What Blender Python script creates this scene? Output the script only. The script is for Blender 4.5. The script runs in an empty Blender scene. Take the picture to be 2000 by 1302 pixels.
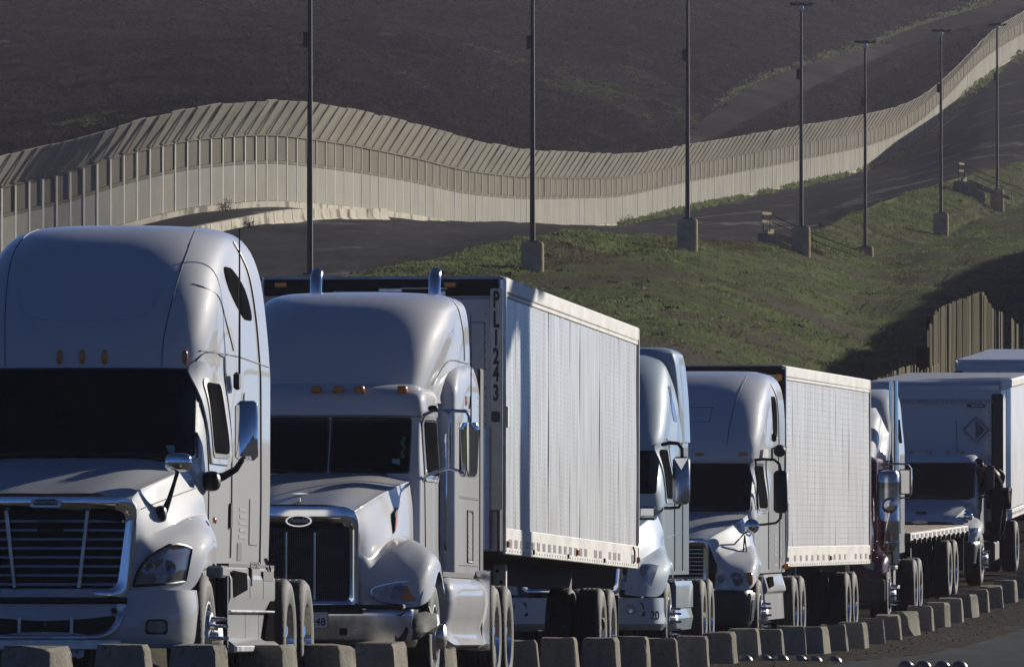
import bpy, math, random
import numpy as np
from mathutils import Vector, Matrix, noise as mnoise

random.seed(7)
RNG = np.random.default_rng(11)
SC = bpy.context.scene
COL = SC.collection
F = 20150.0      # focal length in pixels of the 2000 px wide photograph
HOR = 953.0      # image row of the horizon
PITCH = math.atan((HOR - 651.0) / F)

# ------------------------------------------------------------------ camera
cam = bpy.data.cameras.new('camera')
cam.sensor_width = 36.0
cam.lens = 36.0 * F / 2000.0
cam.clip_start = 1.0
cam.clip_end = 6000.0
cam_ob = bpy.data.objects.new('camera', cam)
COL.objects.link(cam_ob)
cam_ob.location = (0, 0, 0)
cam_ob.rotation_euler = (math.radians(90) + PITCH, 0, 0)
SC.camera = cam_ob

# ------------------------------------------------------------------ sky, sun, exposure
SUN_EL = math.radians(16.5)
SUN_AZ = math.radians(51.0)          # from +X towards +Y
SUN = Vector((math.cos(SUN_EL) * math.cos(SUN_AZ), math.cos(SUN_EL) * math.sin(SUN_AZ), math.sin(SUN_EL)))
world = bpy.data.worlds.new("World")
SC.world = world
world.use_nodes = True
wn = world.node_tree
wn.nodes.clear()
sky = wn.nodes.new('ShaderNodeTexSky')
sky.sky_type = 'NISHITA'
sky.sun_disc = False
sky.sun_elevation = SUN_EL
sky.sun_rotation = math.radians(90) - SUN_AZ
sky.altitude = 2500
sky.air_density = 0.45
sky.dust_density = 0.02
sky.ozone_density = 6.5
bgn = wn.nodes.new('ShaderNodeBackground')
bgn.inputs['Strength'].default_value = 0.062
wo = wn.nodes.new('ShaderNodeOutputWorld')
wn.links.new(sky.outputs[0], bgn.inputs[0])
wn.links.new(bgn.outputs[0], wo.inputs[0])
sl = bpy.data.lights.new('sun', 'SUN')
sl.energy = 5.0
sl.angle = math.radians(0.55)
sl.color = (1.0, 0.94, 0.83)
so = bpy.data.objects.new('sun', sl)
COL.objects.link(so)
so.rotation_euler = SUN.to_track_quat('Z', 'Y').to_euler()
SC.view_settings.view_transform = 'Standard'
SC.view_settings.look = 'None'
SC.view_settings.exposure = 0.30
SC.view_settings.gamma = 1.0
SC.view_settings.use_curve_mapping = False
SC.cycles.max_bounces = 6
SC.cycles.use_adaptive_sampling = True
SC.cycles.adaptive_threshold = 0.02
SC.cycles.use_denoising = True
SC.cycles.caustics_reflective = False
SC.cycles.caustics_refractive = False
SC.cycles.sample_clamp_indirect = 6.0

# ------------------------------------------------------------------ helpers
def P(px, py, d):
    return Vector(((px - 1000.0) * d / F, d, (HOR - py) * d / F))

def interp(x, tab):
    xs = [a for a, b in tab]; ys = [b for a, b in tab]
    n = len(xs)
    if x <= xs[0]:
        return ys[0] + (ys[1] - ys[0]) / (xs[1] - xs[0]) * (x - xs[0])
    if x >= xs[-1]:
        return ys[-1] + (ys[-1] - ys[-2]) / (xs[-1] - xs[-2]) * (x - xs[-1])
    i = 0
    while x > xs[i + 1]:
        i += 1
    h = xs[i + 1] - xs[i]
    t = (x - xs[i]) / h
    def slope(k):
        if k <= 0: return (ys[1] - ys[0]) / (xs[1] - xs[0])
        if k >= n - 1: return (ys[-1] - ys[-2]) / (xs[-1] - xs[-2])
        a = (ys[k] - ys[k - 1]) / (xs[k] - xs[k - 1]); b = (ys[k + 1] - ys[k]) / (xs[k + 1] - xs[k])
        if a * b <= 0: return 0.0
        return 2 * a * b / (a + b)
    m0, m1 = slope(i) * h, slope(i + 1) * h
    t2, t3 = t * t, t * t * t
    return (2*t3 - 3*t2 + 1) * ys[i] + (t3 - 2*t2 + t) * m0 + (-2*t3 + 3*t2) * ys[i + 1] + (t3 - t2) * m1

def catmull(p, t):
    n = len(p)
    i = min(int(t), n - 2); f = t - i
    p1, p2 = p[i], p[i + 1]
    p0 = p[i - 1] if i > 0 else p1 * 2 - p2
    p3 = p[i + 2] if i + 2 < n else p2 * 2 - p1
    return 0.5 * ((2 * p1) + (p2 - p0) * f + (2*p0 - 5*p1 + 4*p2 - p3) * f*f + (3*p1 - p0 - 3*p2 + p3) * f*f*f)

def net(rows, nu, nv):
    """smooth surface through a net of control points; rows[i][j]"""
    rows = [[Vector(p) for p in r] for r in rows]
    m = len(rows[0])
    fine = []
    for i in range(nu + 1):
        t = (len(rows) - 1) * i / nu
        fine.append([catmull([r[j] for r in rows], t) for j in range(m)])
    return [[catmull(r, (m - 1) * j / nv) for j in range(nv + 1)] for r in fine]

class MB:
    def __init__(self):
        self.v = []; self.f = []
    def add(self, vs, fs):
        o = len(self.v)
        self.v += [tuple(p) for p in vs]
        self.f += [tuple(i + o for i in q) for q in fs]
        return self
    def box(self, c, s, bev=0.0, rot=None):
        hx, hy, hz = s[0] / 2, s[1] / 2, s[2] / 2
        vs = []
        b = min(bev, hx * .9, hy * .9, hz * .9)
        if b <= 0:
            vs = [(x*hx, y*hy, z*hz) for x in (-1, 1) for y in (-1, 1) for z in (-1, 1)]
            fs = [(0,1,3,2),(4,6,7,5),(0,4,5,1),(2,3,7,6),(0,2,6,4),(1,5,7,3)]
        else:
            idx = {}
            for x in (-1, 1):
                for y in (-1, 1):
                    for z in (-1, 1):
                        idx[(x,y,z,0)] = len(vs); vs.append((x*hx, y*(hy-b), z*(hz-b)))
                        idx[(x,y,z,1)] = len(vs); vs.append((x*(hx-b), y*hy, z*(hz-b)))
                        idx[(x,y,z,2)] = len(vs); vs.append((x*(hx-b), y*(hy-b), z*hz))
            fs = []
            for s_ in (-1, 1):
                fs.append([idx[(s_,a,c_,0)] for a, c_ in ((-1,-1),(1,-1),(1,1),(-1,1))][::s_])
                fs.append([idx[(a,s_,c_,1)] for a, c_ in ((-1,-1),(-1,1),(1,1),(1,-1))][::s_])
                fs.append([idx[(a,c_,s_,2)] for a, c_ in ((-1,-1),(1,-1),(1,1),(-1,1))][::s_])
            for a in (-1, 1):
                for c_ in (-1, 1):
                    fs.append((idx[(a,c_,-1,0)], idx[(a,c_,1,0)], idx[(a,c_,1,1)], idx[(a,c_,-1,1)]))
                    fs.append((idx[(a,-1,c_,0)], idx[(a,1,c_,0)], idx[(a,1,c_,2)], idx[(a,-1,c_,2)]))
                    fs.append((idx[(-1,a,c_,1)], idx[(1,a,c_,1)], idx[(1,a,c_,2)], idx[(-1,a,c_,2)]))
                    for e in (-1, 1):
                        fs.append((idx[(a,c_,e,0)], idx[(a,c_,e,1)], idx[(a,c_,e,2)]))
        c = Vector(c)
        out = []
        for p in vs:
            q = Vector(p)
            if rot is not None: q = rot @ q
            out.append(q + c)
        return self.add(out, fs)
    def grid(self, G, wrap=False):
        n = len(G); m = len(G[0])
        vs = [p for r in G for p in r]
        fs = []
        for i in range(n - 1):
            for j in range(m if wrap else m - 1):
                k = (j + 1) % m
                fs.append((i*m + j, i*m + k, (i+1)*m + k, (i+1)*m + j))
        return self.add(vs, fs)
    def poly(self, pts):
        return self.add(pts, [tuple(range(len(pts)))])
    def tube(self, pts, r, n=8, caps=True):
        pts = [Vector(p) for p in pts]
        rs = r if isinstance(r, (list, tuple)) else [r] * len(pts)
        up = None; rings = []
        for i, p in enumerate(pts):
            t = (pts[min(i+1, len(pts)-1)] - pts[max(i-1, 0)]).normalized()
            if up is None:
                up = t.orthogonal().normalized()
            else:
                up = (up - t * up.dot(t)).normalized()
            b = t.cross(up)
            rings.append([p + (up * math.cos(a) + b * math.sin(a)) * rs[i] for a in [2*math.pi*k/n for k in range(n)]])
        self.grid(rings, wrap=True)
        if caps:
            self.poly(rings[0][::-1]); self.poly(rings[-1])
        return self
    def lathe(self, prof, o=(0,0,0), axis='x', n=28):
        o = Vector(o); rings = []
        for r, h in prof:
            ring = []
            for k in range(n):
                a = 2*math.pi*k/n
                c, s = r*math.cos(a), r*math.sin(a)
                ring.append(o + (Vector((h, c, s)) if axis == 'x' else Vector((c, h, s)) if axis == 'y' else Vector((c, s, h))))
            rings.append(ring)
        self.grid(rings, wrap=True)
        return self
    def prism(self, poly, a, b, axis='x'):
        """extrude a 2d polygon along an axis from a to b"""
        def m(p, h):
            return (h, p[0], p[1]) if axis == 'x' else (p[0], h, p[1]) if axis == 'y' else (p[0], p[1], h)
        n = len(poly)
        vs = [m(p, a) for p in poly] + [m(p, b) for p in poly]
        fs = [tuple(range(n))[::-1], tuple(range(n, 2*n))]
        for i in range(n):
            k = (i + 1) % n
            fs.append((i, k, n + k, n + i))
        return self.add(vs, fs)
    def mirror(self):
        n = len(self.v)
        self.v += [(-x, y, z) for x, y, z in self.v]
        self.f += [tuple(i + n for i in q[::-1]) for q in self.f]
        return self
    def mesh(self, name, mat, ang=40, smooth=True):
        me = bpy.data.meshes.new(name)
        me.from_pydata(self.v, [], self.f)
        if mat is not None: me.materials.append(mat)
        if smooth:
            me.polygons.foreach_set('use_smooth', [True] * len(me.polygons))
            me.set_sharp_from_angle(angle=math.radians(ang))
        me.update()
        return me
    def build(self, name, mat, parent=None, loc=(0,0,0), ang=40, smooth=True):
        return link(name, self.mesh(name, mat, ang, smooth), parent, loc)

def link(name, me, parent=None, loc=(0,0,0), rot=(0,0,0)):
    o = bpy.data.objects.new(name, me)
    COL.objects.link(o)
    o.location = loc
    o.rotation_euler = rot
    if parent is not None: o.parent = parent
    return o

def thing(name, label, cat, loc=(0,0,0), rot=(0,0,0), group=None):
    o = link(name, None, None, loc, rot)
    o.empty_display_size = .2
    return tag(o, label, cat, group)

def tag(o, label, cat, group=None):
    o['label'] = label; o['category'] = cat
    if group: o['group'] = group
    return o

def copy_tree(o, parent=None):
    c = o.copy(); COL.objects.link(c); c.parent = parent
    for ch in list(o.children): copy_tree(ch, c)
    return c

def raw_mesh(name, mat, verts, faces, smooth=False):
    """fast mesh from numpy arrays; faces is an (n,k) array"""
    me = bpy.data.meshes.new(name)
    n, k = faces.shape
    me.vertices.add(len(verts)); me.vertices.foreach_set('co', np.asarray(verts, np.float32).ravel())
    me.loops.add(n * k); me.loops.foreach_set('vertex_index', faces.astype(np.int32).ravel())
    me.polygons.add(n)
    me.polygons.foreach_set('loop_start', np.arange(0, n*k, k, dtype=np.int32))
    me.polygons.foreach_set('loop_total', np.full(n, k, np.int32))
    if smooth: me.polygons.foreach_set('use_smooth', np.ones(n, bool))
    me.materials.append(mat)
    me.update(calc_edges=True)
    me.validate()
    return me

def text_mesh(name, body, size, mat, parent, loc, rot, shear=0.0, depth=.003, align='CENTER', space=1.0, bold=0.0):
    cu = bpy.data.curves.new(name, 'FONT')
    cu.body = body; cu.size = size; cu.shear = shear; cu.extrude = depth
    cu.align_x = align; cu.align_y = 'CENTER'; cu.space_character = space; cu.offset = bold
    cu.resolution_u = 3
    ob = bpy.data.objects.new(name, cu)
    COL.objects.link(ob)
    dg = bpy.context.evaluated_depsgraph_get()
    me = bpy.data.meshes.new_from_object(ob.evaluated_get(dg))
    bpy.data.objects.remove(ob)
    bpy.data.curves.remove(cu)
    me.name = name
    me.materials.clear(); me.materials.append(mat)
    return link(name, me, parent, loc, rot)

# ------------------------------------------------------------------ materials
MATS = {}
def node(nt, typ, **kw):
    n = nt.nodes.new(typ)
    for k, v in kw.items(): setattr(n, k, v)
    return n

def mat(name, col, rough=.5, metal=0.0, coat=0.0, spec=.5, var=0.0, vscale=3.0, col2=None, bump=0.0, bscale=20.0,
        stretch=(1,1,1), coords='Object', emit=None, alpha=1.0, coat_rough=.04, rvar=0.0):
    m = bpy.data.materials.new(name)
    m.use_nodes = True
    nt = m.node_tree
    b = nt.nodes['Principled BSDF']
    b.inputs['Base Color'].default_value = (*col, 1)
    b.inputs['Roughness'].default_value = rough
    b.inputs['Metallic'].default_value = metal
    b.inputs['Coat Weight'].default_value = coat
    b.inputs['Coat Roughness'].default_value = coat_rough
    b.inputs['Specular IOR Level'].default_value = spec
    tc = node(nt, 'ShaderNodeTexCoord')
    mp = node(nt, 'ShaderNodeMapping')
    mp.inputs['Scale'].default_value = stretch
    nt.links.new(tc.outputs[coords], mp.inputs[0])
    if var > 0 or col2 is not None:
        nz = node(nt, 'ShaderNodeTexNoise')
        nz.inputs['Scale'].default_value = vscale
        nz.inputs['Detail'].default_value = 8
        nz.inputs['Roughness'].default_value = .65
        nt.links.new(mp.outputs[0], nz.inputs['Vector'])
        rp = node(nt, 'ShaderNodeValToRGB')
        c2 = col2 if col2 is not None else tuple(min(1, c * (1 + var)) for c in col)
        c1 = col if col2 is not None else tuple(c * (1 - var) for c in col)
        rp.color_ramp.elements[0].position = .36; rp.color_ramp.elements[0].color = (*c1, 1)
        rp.color_ramp.elements[1].position = .66; rp.color_ramp.elements[1].color = (*c2, 1)
        nt.links.new(nz.outputs['Fac'], rp.inputs[0])
        nt.links.new(rp.outputs[0], b.inputs['Base Color'])
        if rvar:
            mr = node(nt, 'ShaderNodeMapRange')
            mr.inputs['To Min'].default_value = rough - rvar; mr.inputs['To Max'].default_value = rough + rvar
            nt.links.new(nz.outputs['Fac'], mr.inputs[0])
            nt.links.new(mr.outputs[0], b.inputs['Roughness'])
    if bump > 0:
        nb = node(nt, 'ShaderNodeTexNoise')
        nb.inputs['Scale'].default_value = bscale
        nb.inputs['Detail'].default_value = 6
        nt.links.new(mp.outputs[0], nb.inputs['Vector'])
        bp = node(nt, 'ShaderNodeBump')
        bp.inputs['Strength'].default_value = bump
        bp.inputs['Distance'].default_value = .02
        nt.links.new(nb.outputs['Fac'], bp.inputs['Height'])
        nt.links.new(bp.outputs[0], b.inputs['Normal'])
    if emit:
        b.inputs['Emission Color'].default_value = (*emit, 1)
        b.inputs['Emission Strength'].default_value = 1
    MATS[name] = m
    return m

def paint(name, col, metal=.25, rough=.5, dirt=(.20,.17,.13), damt=.7):
    """truck paint: base + clear coat + road dust that thickens in patches and towards the sills"""
    m = mat(name, col, rough=rough, metal=metal, coat=.75, coat_rough=.04, spec=.04)
    nt = m.node_tree; b = nt.nodes['Principled BSDF']
    tc = node(nt, 'ShaderNodeTexCoord')
    nz = node(nt, 'ShaderNodeTexNoise'); nz.inputs['Scale'].default_value = 1.6; nz.inputs['Detail'].default_value = 9; nz.inputs['Roughness'].default_value = .7
    mp = node(nt, 'ShaderNodeMapping'); mp.inputs['Scale'].default_value = (1, 1, .45)
    nt.links.new(tc.outputs['Object'], mp.inputs[0]); nt.links.new(mp.outputs[0], nz.inputs['Vector'])
    sx = node(nt, 'ShaderNodeSeparateXYZ'); nt.links.new(tc.outputs['Object'], sx.inputs[0])
    hr = node(nt, 'ShaderNodeMapRange'); hr.inputs['From Min'].default_value = .3; hr.inputs['From Max'].default_value = 1.6
    hr.inputs['To Min'].default_value = .75; hr.inputs['To Max'].default_value = .12
    nt.links.new(sx.outputs['Z'], hr.inputs[0])
    mu = node(nt, 'ShaderNodeMath', operation='MULTIPLY'); nt.links.new(hr.outputs[0], mu.inputs[0]); nt.links.new(nz.outputs['Fac'], mu.inputs[1])
    m2 = node(nt, 'ShaderNodeMath', operation='MULTIPLY'); nt.links.new(mu.outputs[0], m2.inputs[0]); m2.inputs[1].default_value = damt
    mx = node(nt, 'ShaderNodeMix', data_type='RGBA')
    mx.inputs['A'].default_value = (*col, 1); mx.inputs['B'].default_value = (*dirt, 1)
    nt.links.new(m2.outputs[0], mx.inputs['Factor']); nt.links.new(mx.outputs['Result'], b.inputs['Base Color'])
    ra = node(nt, 'ShaderNodeMath', operation='MULTIPLY_ADD'); nt.links.new(m2.outputs[0], ra.inputs[0]); ra.inputs[1].default_value = .5; ra.inputs[2].default_value = rough
    nt.links.new(ra.outputs[0], b.inputs['Roughness'])
    return m

paint('silver_paint', (.56, .57, .58), metal=0)
paint('pearl_paint', (.55, .555, .57), metal=0)
paint('blue_paint', (.33, .41, .48), metal=.04)
paint('white_paint', (.56, .58, .605), metal=0)
paint('maroon_paint', (.075, .012, .018), metal=.2, rough=.25, damt=.3)
mat('chrome', (.72, .73, .75), rough=.10, metal=1.0, var=.06, vscale=4, rvar=.05)
mat('dull_chrome', (.50, .50, .51), rough=.24, metal=1.0, var=.25, vscale=5, rvar=.1)
mat('aluminium', (.55, .55, .55), rough=.33, metal=1.0, var=.15, vscale=6, rvar=.1)
mat('glass', (.006, .008, .010), rough=.07, spec=.16, var=.3, vscale=1.5)
mat('smoked', (.012, .013, .015), rough=.3, spec=0.0, var=.3, vscale=2)
mat('black_plastic', (.012, .012, .013), rough=.45, var=.3, vscale=8, bump=.1, bscale=60)
mat('grille_black', (.006, .006, .006), rough=.7, var=.3, vscale=8)
mat('steel_dark', (.03, .03, .03), rough=.6, metal=.3, var=.4, vscale=5, bump=.1)
mat('tyre', (.018, .018, .018), rough=.75, var=.35, vscale=7, bump=.25, bscale=40)
mat('amber', (.55, .19, .02), rough=.25, coat=.6, var=.15)
mat('red_lens', (.35, .02, .015), rough=.25, coat=.6, var=.15)
mat('lamp_glass', (.30, .31, .33), rough=.12, metal=.35, coat=.8, var=.35, vscale=9)
mat('lens_clear', (.36, .37, .39), rough=.12, coat=.8, var=.35, vscale=9)
mat('lens_dark', (.15, .155, .16), rough=.10, coat=.9, var=.4, vscale=6)
mat('sticker', (.16, .27, .30), rough=.6, var=.1)
mat('green_cloth', (.02, .16, .03), rough=.9, var=.3)
mat('plate_white', (.60, .60, .58), rough=.45, var=.15, vscale=10)
mat('ink_black', (.012, .012, .014), rough=.5, var=.2)
mat('ink_blue', (.03, .035, .10), rough=.5, var=.2)
mat('ink_red', (.32, .02, .02), rough=.5, var=.2)
mat('ink_grey', (.12, .12, .13), rough=.6, var=.3)
mat('trailer_front', (.42, .43, .46), rough=.45, var=.12, vscale=2, coat=.2)
mat('rail_white', (.58, .555, .51), rough=.5, var=.16, vscale=4, stretch=(1, .3, 1), bump=.05)
mat('tape', (.20, .17, .18), rough=.4, var=.3, vscale=20)
mat('mesh_steel', (.10, .10, .105), rough=.5, metal=.4, var=.3, vscale=8)
mat('under_black', (.012, .012, .012), rough=.8, var=.4, vscale=4)
mat('deck_wood', (.20, .15, .10), rough=.8, var=.4, vscale=6, stretch=(1, .1, 1), bump=.2)
mat('cloth_black', (.008, .009, .011), rough=.9, spec=.05, var=.4, vscale=14, bump=.5, bscale=9)
mat('jacket', (.010, .014, .012), rough=.6, spec=.2, var=.4, vscale=9, bump=.8, bscale=7)
mat('skin', (.30, .17, .11), rough=.55, var=.1)
mat('hair', (.012, .010, .009), rough=.6, var=.3)
# ------------------------------------------------------------------ ground materials
def ground_mat(name, cols, scale, stretch=(1,1,1), bump=.6, bscale=6.0, rough=.9, patch=.12, patch_cols=None, pth=(.5,.62)):
    m = bpy.data.materials.new(name); m.use_nodes = True
    nt = m.node_tree; b = nt.nodes['Principled BSDF']
    b.inputs['Roughness'].default_value = rough
    b.inputs['Specular IOR Level'].default_value = 0.0
    tc = node(nt, 'ShaderNodeTexCoord'); mp = node(nt, 'ShaderNodeMapping'); mp.inputs['Scale'].default_value = stretch
    nt.links.new(tc.outputs['Object'], mp.inputs[0])
    nz = node(nt, 'ShaderNodeTexNoise'); nz.inputs['Scale'].default_value = scale; nz.inputs['Detail'].default_value = 10; nz.inputs['Roughness'].default_value = .7
    nt.links.new(mp.outputs[0], nz.inputs['Vector'])
    rp = node(nt, 'ShaderNodeValToRGB'); rp.color_ramp.elements[0].position = .34; rp.color_ramp.elements[1].position = .68
    rp.color_ramp.elements[0].color = (*cols[0], 1); rp.color_ramp.elements[1].color = (*cols[-1], 1)
    if len(cols) == 3:
        e = rp.color_ramp.elements.new(.5); e.color = (*cols[1], 1)
    nt.links.new(nz.outputs['Fac'], rp.inputs[0])
    out = rp.outputs[0]
    if patch_cols is not None:
        n2 = node(nt, 'ShaderNodeTexNoise'); n2.inputs['Scale'].default_value = patch; n2.inputs['Detail'].default_value = 7; n2.inputs['Roughness'].default_value = .62
        nt.links.new(mp.outputs[0], n2.inputs['Vector'])
        r2 = node(nt, 'ShaderNodeMapRange'); r2.interpolation_type = 'SMOOTHSTEP'
        r2.inputs['From Min'].default_value = pth[0]; r2.inputs['From Max'].default_value = pth[1]
        nt.links.new(n2.outputs['Fac'], r2.inputs[0])
        mx = node(nt, 'ShaderNodeMix', data_type='RGBA')
        nt.links.new(r2.outputs[0], mx.inputs['Factor']); nt.links.new(out, mx.inputs['A'])
        mx.inputs['B'].default_value = (*patch_cols, 1)
        out = mx.outputs['Result']
    nt.links.new(out, b.inputs['Base Color'])
    nb = node(nt, 'ShaderNodeTexNoise'); nb.inputs['Scale'].default_value = bscale; nb.inputs['Detail'].default_value = 8
    nt.links.new(tc.outputs['Object'], nb.inputs['Vector'])
    bp = node(nt, 'ShaderNodeBump'); bp.inputs['Strength'].default_value = bump; bp.inputs['Distance'].default_value = .05
    nt.links.new(nb.outputs['Fac'], bp.inputs['Height']); nt.links.new(bp.outputs[0], b.inputs['Normal'])
    MATS[name] = m
    return m
ground_mat('queue_asphalt', [(0.0216, 0.0216, 0.0216), (0.0540, 0.0516, 0.0504)], .8, bump=.4, patch=.25, patch_cols=(0.0720, 0.0660, 0.0600))
ground_mat('road_asphalt', [(0.0743, 0.0810, 0.0864), (0.1080, 0.1161, 0.1215)], .5, stretch=(1.6,.25,1), bump=.25, bscale=12, rough=.7, patch=.35, patch_cols=(0.1013, 0.0985, 0.0972))
ground_mat('gravel', [(0.0420, 0.0392, 0.0350), (0.0770, 0.0714, 0.0644), (0.1400, 0.1302, 0.1148)], 9, bump=1.2, bscale=14, patch=.6, patch_cols=(0.0770, 0.0700, 0.0602))
ground_mat('patrol_gravel', [(.050,.049,.051), (.082,.080,.080)], .5, stretch=(1,.22,1), bump=.9, bscale=2.5, patch=.16, patch_cols=(.19,.185,.175), pth=(.55,.66))
ground_mat('soil_grass', [(.052,.057,.045), (.092,.108,.054), (.140,.164,.078)], .5, stretch=(1,.35,1), bump=1.0, bscale=4, patch=.16, patch_cols=(.094,.086,.072), pth=(.48,.61))
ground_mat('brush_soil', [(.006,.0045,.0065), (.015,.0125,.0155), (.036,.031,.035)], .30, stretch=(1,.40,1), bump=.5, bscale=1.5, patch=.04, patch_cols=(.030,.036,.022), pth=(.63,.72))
ground_mat('track_dirt', [(.036,.034,.033), (.068,.063,.056)], .25, stretch=(1,.35,1), bump=.8, bscale=2, patch=.05, patch_cols=(.028,.026,.027), pth=(.44,.6))
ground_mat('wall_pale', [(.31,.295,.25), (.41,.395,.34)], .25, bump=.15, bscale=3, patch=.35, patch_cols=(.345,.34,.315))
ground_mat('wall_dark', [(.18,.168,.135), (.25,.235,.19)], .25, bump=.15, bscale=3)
ground_mat('wall_slab', [(.32,.30,.245), (.47,.44,.365)], .5, bump=.1, bscale=2)
ground_mat('wall_post', [(.62,.595,.52), (.74,.71,.63)], .8, bump=.1, bscale=5)
ground_mat('pale_concrete', [(.44,.40,.325), (.66,.61,.51)], .45, bump=.4, bscale=4, patch=.5, patch_cols=(.26,.235,.19), pth=(.52,.6))
ground_mat('block_concrete', [(.20,.185,.155), (.33,.31,.265)], 2.2, stretch=(1,1,.5), bump=.5, bscale=24, patch=5.0, patch_cols=(.10,.09,.075), pth=(.60,.72))
ground_mat('footing_concrete', [(.30,.245,.165), (.46,.385,.265)], 1.6, bump=.4, bscale=10)
ground_mat('bollard_steel', [(.16,.14,.095), (.30,.265,.185)], 3.5, stretch=(1,1,.2), bump=.2, bscale=10)
ground_mat('rust_and_shade', [(0.0160, 0.0128, 0.0112), (0.0360, 0.0240, 0.0192)], 2, bump=.2, bscale=6)
mat('pole_steel', (.020, .024, .026), rough=.5, metal=.35, var=.3, vscale=2, stretch=(1,1,.2))
mat('lamp_white', (.55, .55, .52), rough=.25, coat=.4)
def leaf_mat(name, col, var=.4, vscale=.6, trans=.45):
    m = bpy.data.materials.new(name); m.use_nodes = True
    nt = m.node_tree; nt.nodes.clear()
    tc = node(nt, 'ShaderNodeTexCoord'); nz = node(nt, 'ShaderNodeTexNoise'); nz.inputs['Scale'].default_value = vscale; nz.inputs['Detail'].default_value = 6
    nt.links.new(tc.outputs['Object'], nz.inputs['Vector'])
    rp = node(nt, 'ShaderNodeValToRGB'); rp.color_ramp.elements[0].position = .34; rp.color_ramp.elements[1].position = .66
    rp.color_ramp.elements[0].color = (*[c*(1 - var) for c in col], 1); rp.color_ramp.elements[1].color = (*[c*(1 + var) for c in col], 1)
    nt.links.new(nz.outputs['Fac'], rp.inputs[0])
    d = node(nt, 'ShaderNodeBsdfDiffuse'); t = node(nt, 'ShaderNodeBsdfTranslucent'); x = node(nt, 'ShaderNodeMixShader'); o = node(nt, 'ShaderNodeOutputMaterial')
    x.inputs[0].default_value = trans
    nt.links.new(rp.outputs[0], d.inputs[0]); nt.links.new(rp.outputs[0], t.inputs[0])
    nt.links.new(d.outputs[0], x.inputs[1]); nt.links.new(t.outputs[0], x.inputs[2]); nt.links.new(x.outputs[0], o.inputs[0])
    MATS[name] = m
leaf_mat('blade_green', (.112, .138, .060))
leaf_mat('blade_dry', (0.0935, 0.0836, 0.0550))
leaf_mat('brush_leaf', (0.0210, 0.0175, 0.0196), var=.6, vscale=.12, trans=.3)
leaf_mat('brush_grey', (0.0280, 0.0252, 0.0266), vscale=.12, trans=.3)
leaf_mat('brush_green', (0.0495, 0.0630, 0.0234), vscale=.2)
leaf_mat('dark_and_shade_bush', (.014, .015, .012), trans=.2)
mat('litter_white', (.65, .65, .66), rough=.5, var=.2, vscale=5)
mat('stud_steel', (.16, .15, .14), rough=.42, metal=.7, var=.3, vscale=14, rvar=.1)

# ------------------------------------------------------------------ ground shape
HT = [(20,1.1),(60,1.42),(76,1.6),(84,1.74),(97,1.91),(110,2.03),(127,2.17),(143,2.29),(155,2.33),(168,2.30),(180,2.15),(192,1.85),(210,1.40),(225,.95),(260,-.2),(300,-1.2)]
def hroad(d): return interp(d, HT)
BX = [137,294,436,568,682,785,882,968,1053,1128,1208,1266,1325,1383,1436,1484,1530,1574,1615,1655,1692,1728,1759,1793,1822,1851,1880,1905,1931,1959,1985,2009,2032]
BD = [76 + 4.1*i - .02*i*i for i in range(len(BX))]
BLK_X = [(d, (x - 1000) * d / F) for x, d in zip(BX, BD)]
BLK_X = [(-60, -22.0), (20, -10.5)] + BLK_X + [(230, 15.5), (300, 26.0)]
BASEY = [(1383,1300),(1436,1294),(1484,1285),(1530,1283),(1574,1278.5),(1615,1276),(1655,1270.5),(1692,1265),(1728,1256),(1759,1248.5),(1793,1240),(1822,1231),(1851,1224),(1880,1214),(1905,1204.5),(1931,1195),(1959,1186),(1985,1175),(2009,1166),(2032,1158)]
BLK_Z = [(-60, -.95), (20, -1.2), (60,-1.42), (76,-1.55), (97,-1.84), (110,-1.98)]
for x, d in zip(BX, BD):
    if x >= 1430: BLK_Z.append((d, (HOR - interp(x, BASEY)) * d / F))
BLK_Z += [(230, -.75), (300, 1.3)]
def blkx(d): return interp(d, BLK_X)
def blkz(d): return interp(d, BLK_Z)

def lift_mesh(name, ds, xs_of_d, z_of, matn, kind='structure'):
    G = []
    for d in ds:
        G.append([Vector((x, d, z_of(x, d))) for x in xs_of_d(d)])
    mb = MB().grid(G)
    o = mb.build(name, MATS[matn], ang=60)
    o['kind'] = kind
    return o
ds_near = [-60 + 4*i for i in range(91)]
lift_mesh('queue_road', ds_near, lambda d: np.linspace(blkx(d) - 60, blkx(d) - .75, 30),
          lambda x, d: -hroad(max(d, -60)) + .03*mnoise.noise(Vector((x*.3, d*.15, 0))), 'queue_asphalt')
def verge_z(x, d):
    e = x - blkx(d)
    z = blkz(d)
    if e < -.55:
        k = (e + .75) / .2
        return -hroad(d) - .05 + (z + hroad(d) + .05) * max(0, k)
    return z + .016*mnoise.noise(Vector((x*3.1, d*1.3, 4))) + .02*mnoise.noise(Vector((x*9, d*4, 2))) - .03*max(0, e - .6)
lift_mesh('gravel_verge', [40 + .5*i for i in range(440)], lambda d: np.linspace(blkx(d) - .75, blkx(d) + 1.25, 22), verge_z, 'gravel')
def side_z(x, d):
    e = x - blkx(d)
    return blkz(d) - .02 - .008*(e - 1.0) if e < 14 else blkz(d) - .13 + .05*(e - 14)
lift_mesh('side_road', ds_near, lambda d: np.linspace(blkx(d) + .72 + .22*mnoise.noise(Vector((d*.35, 0, 0))), blkx(d) + 60, 40), side_z, 'road_asphalt')

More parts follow.
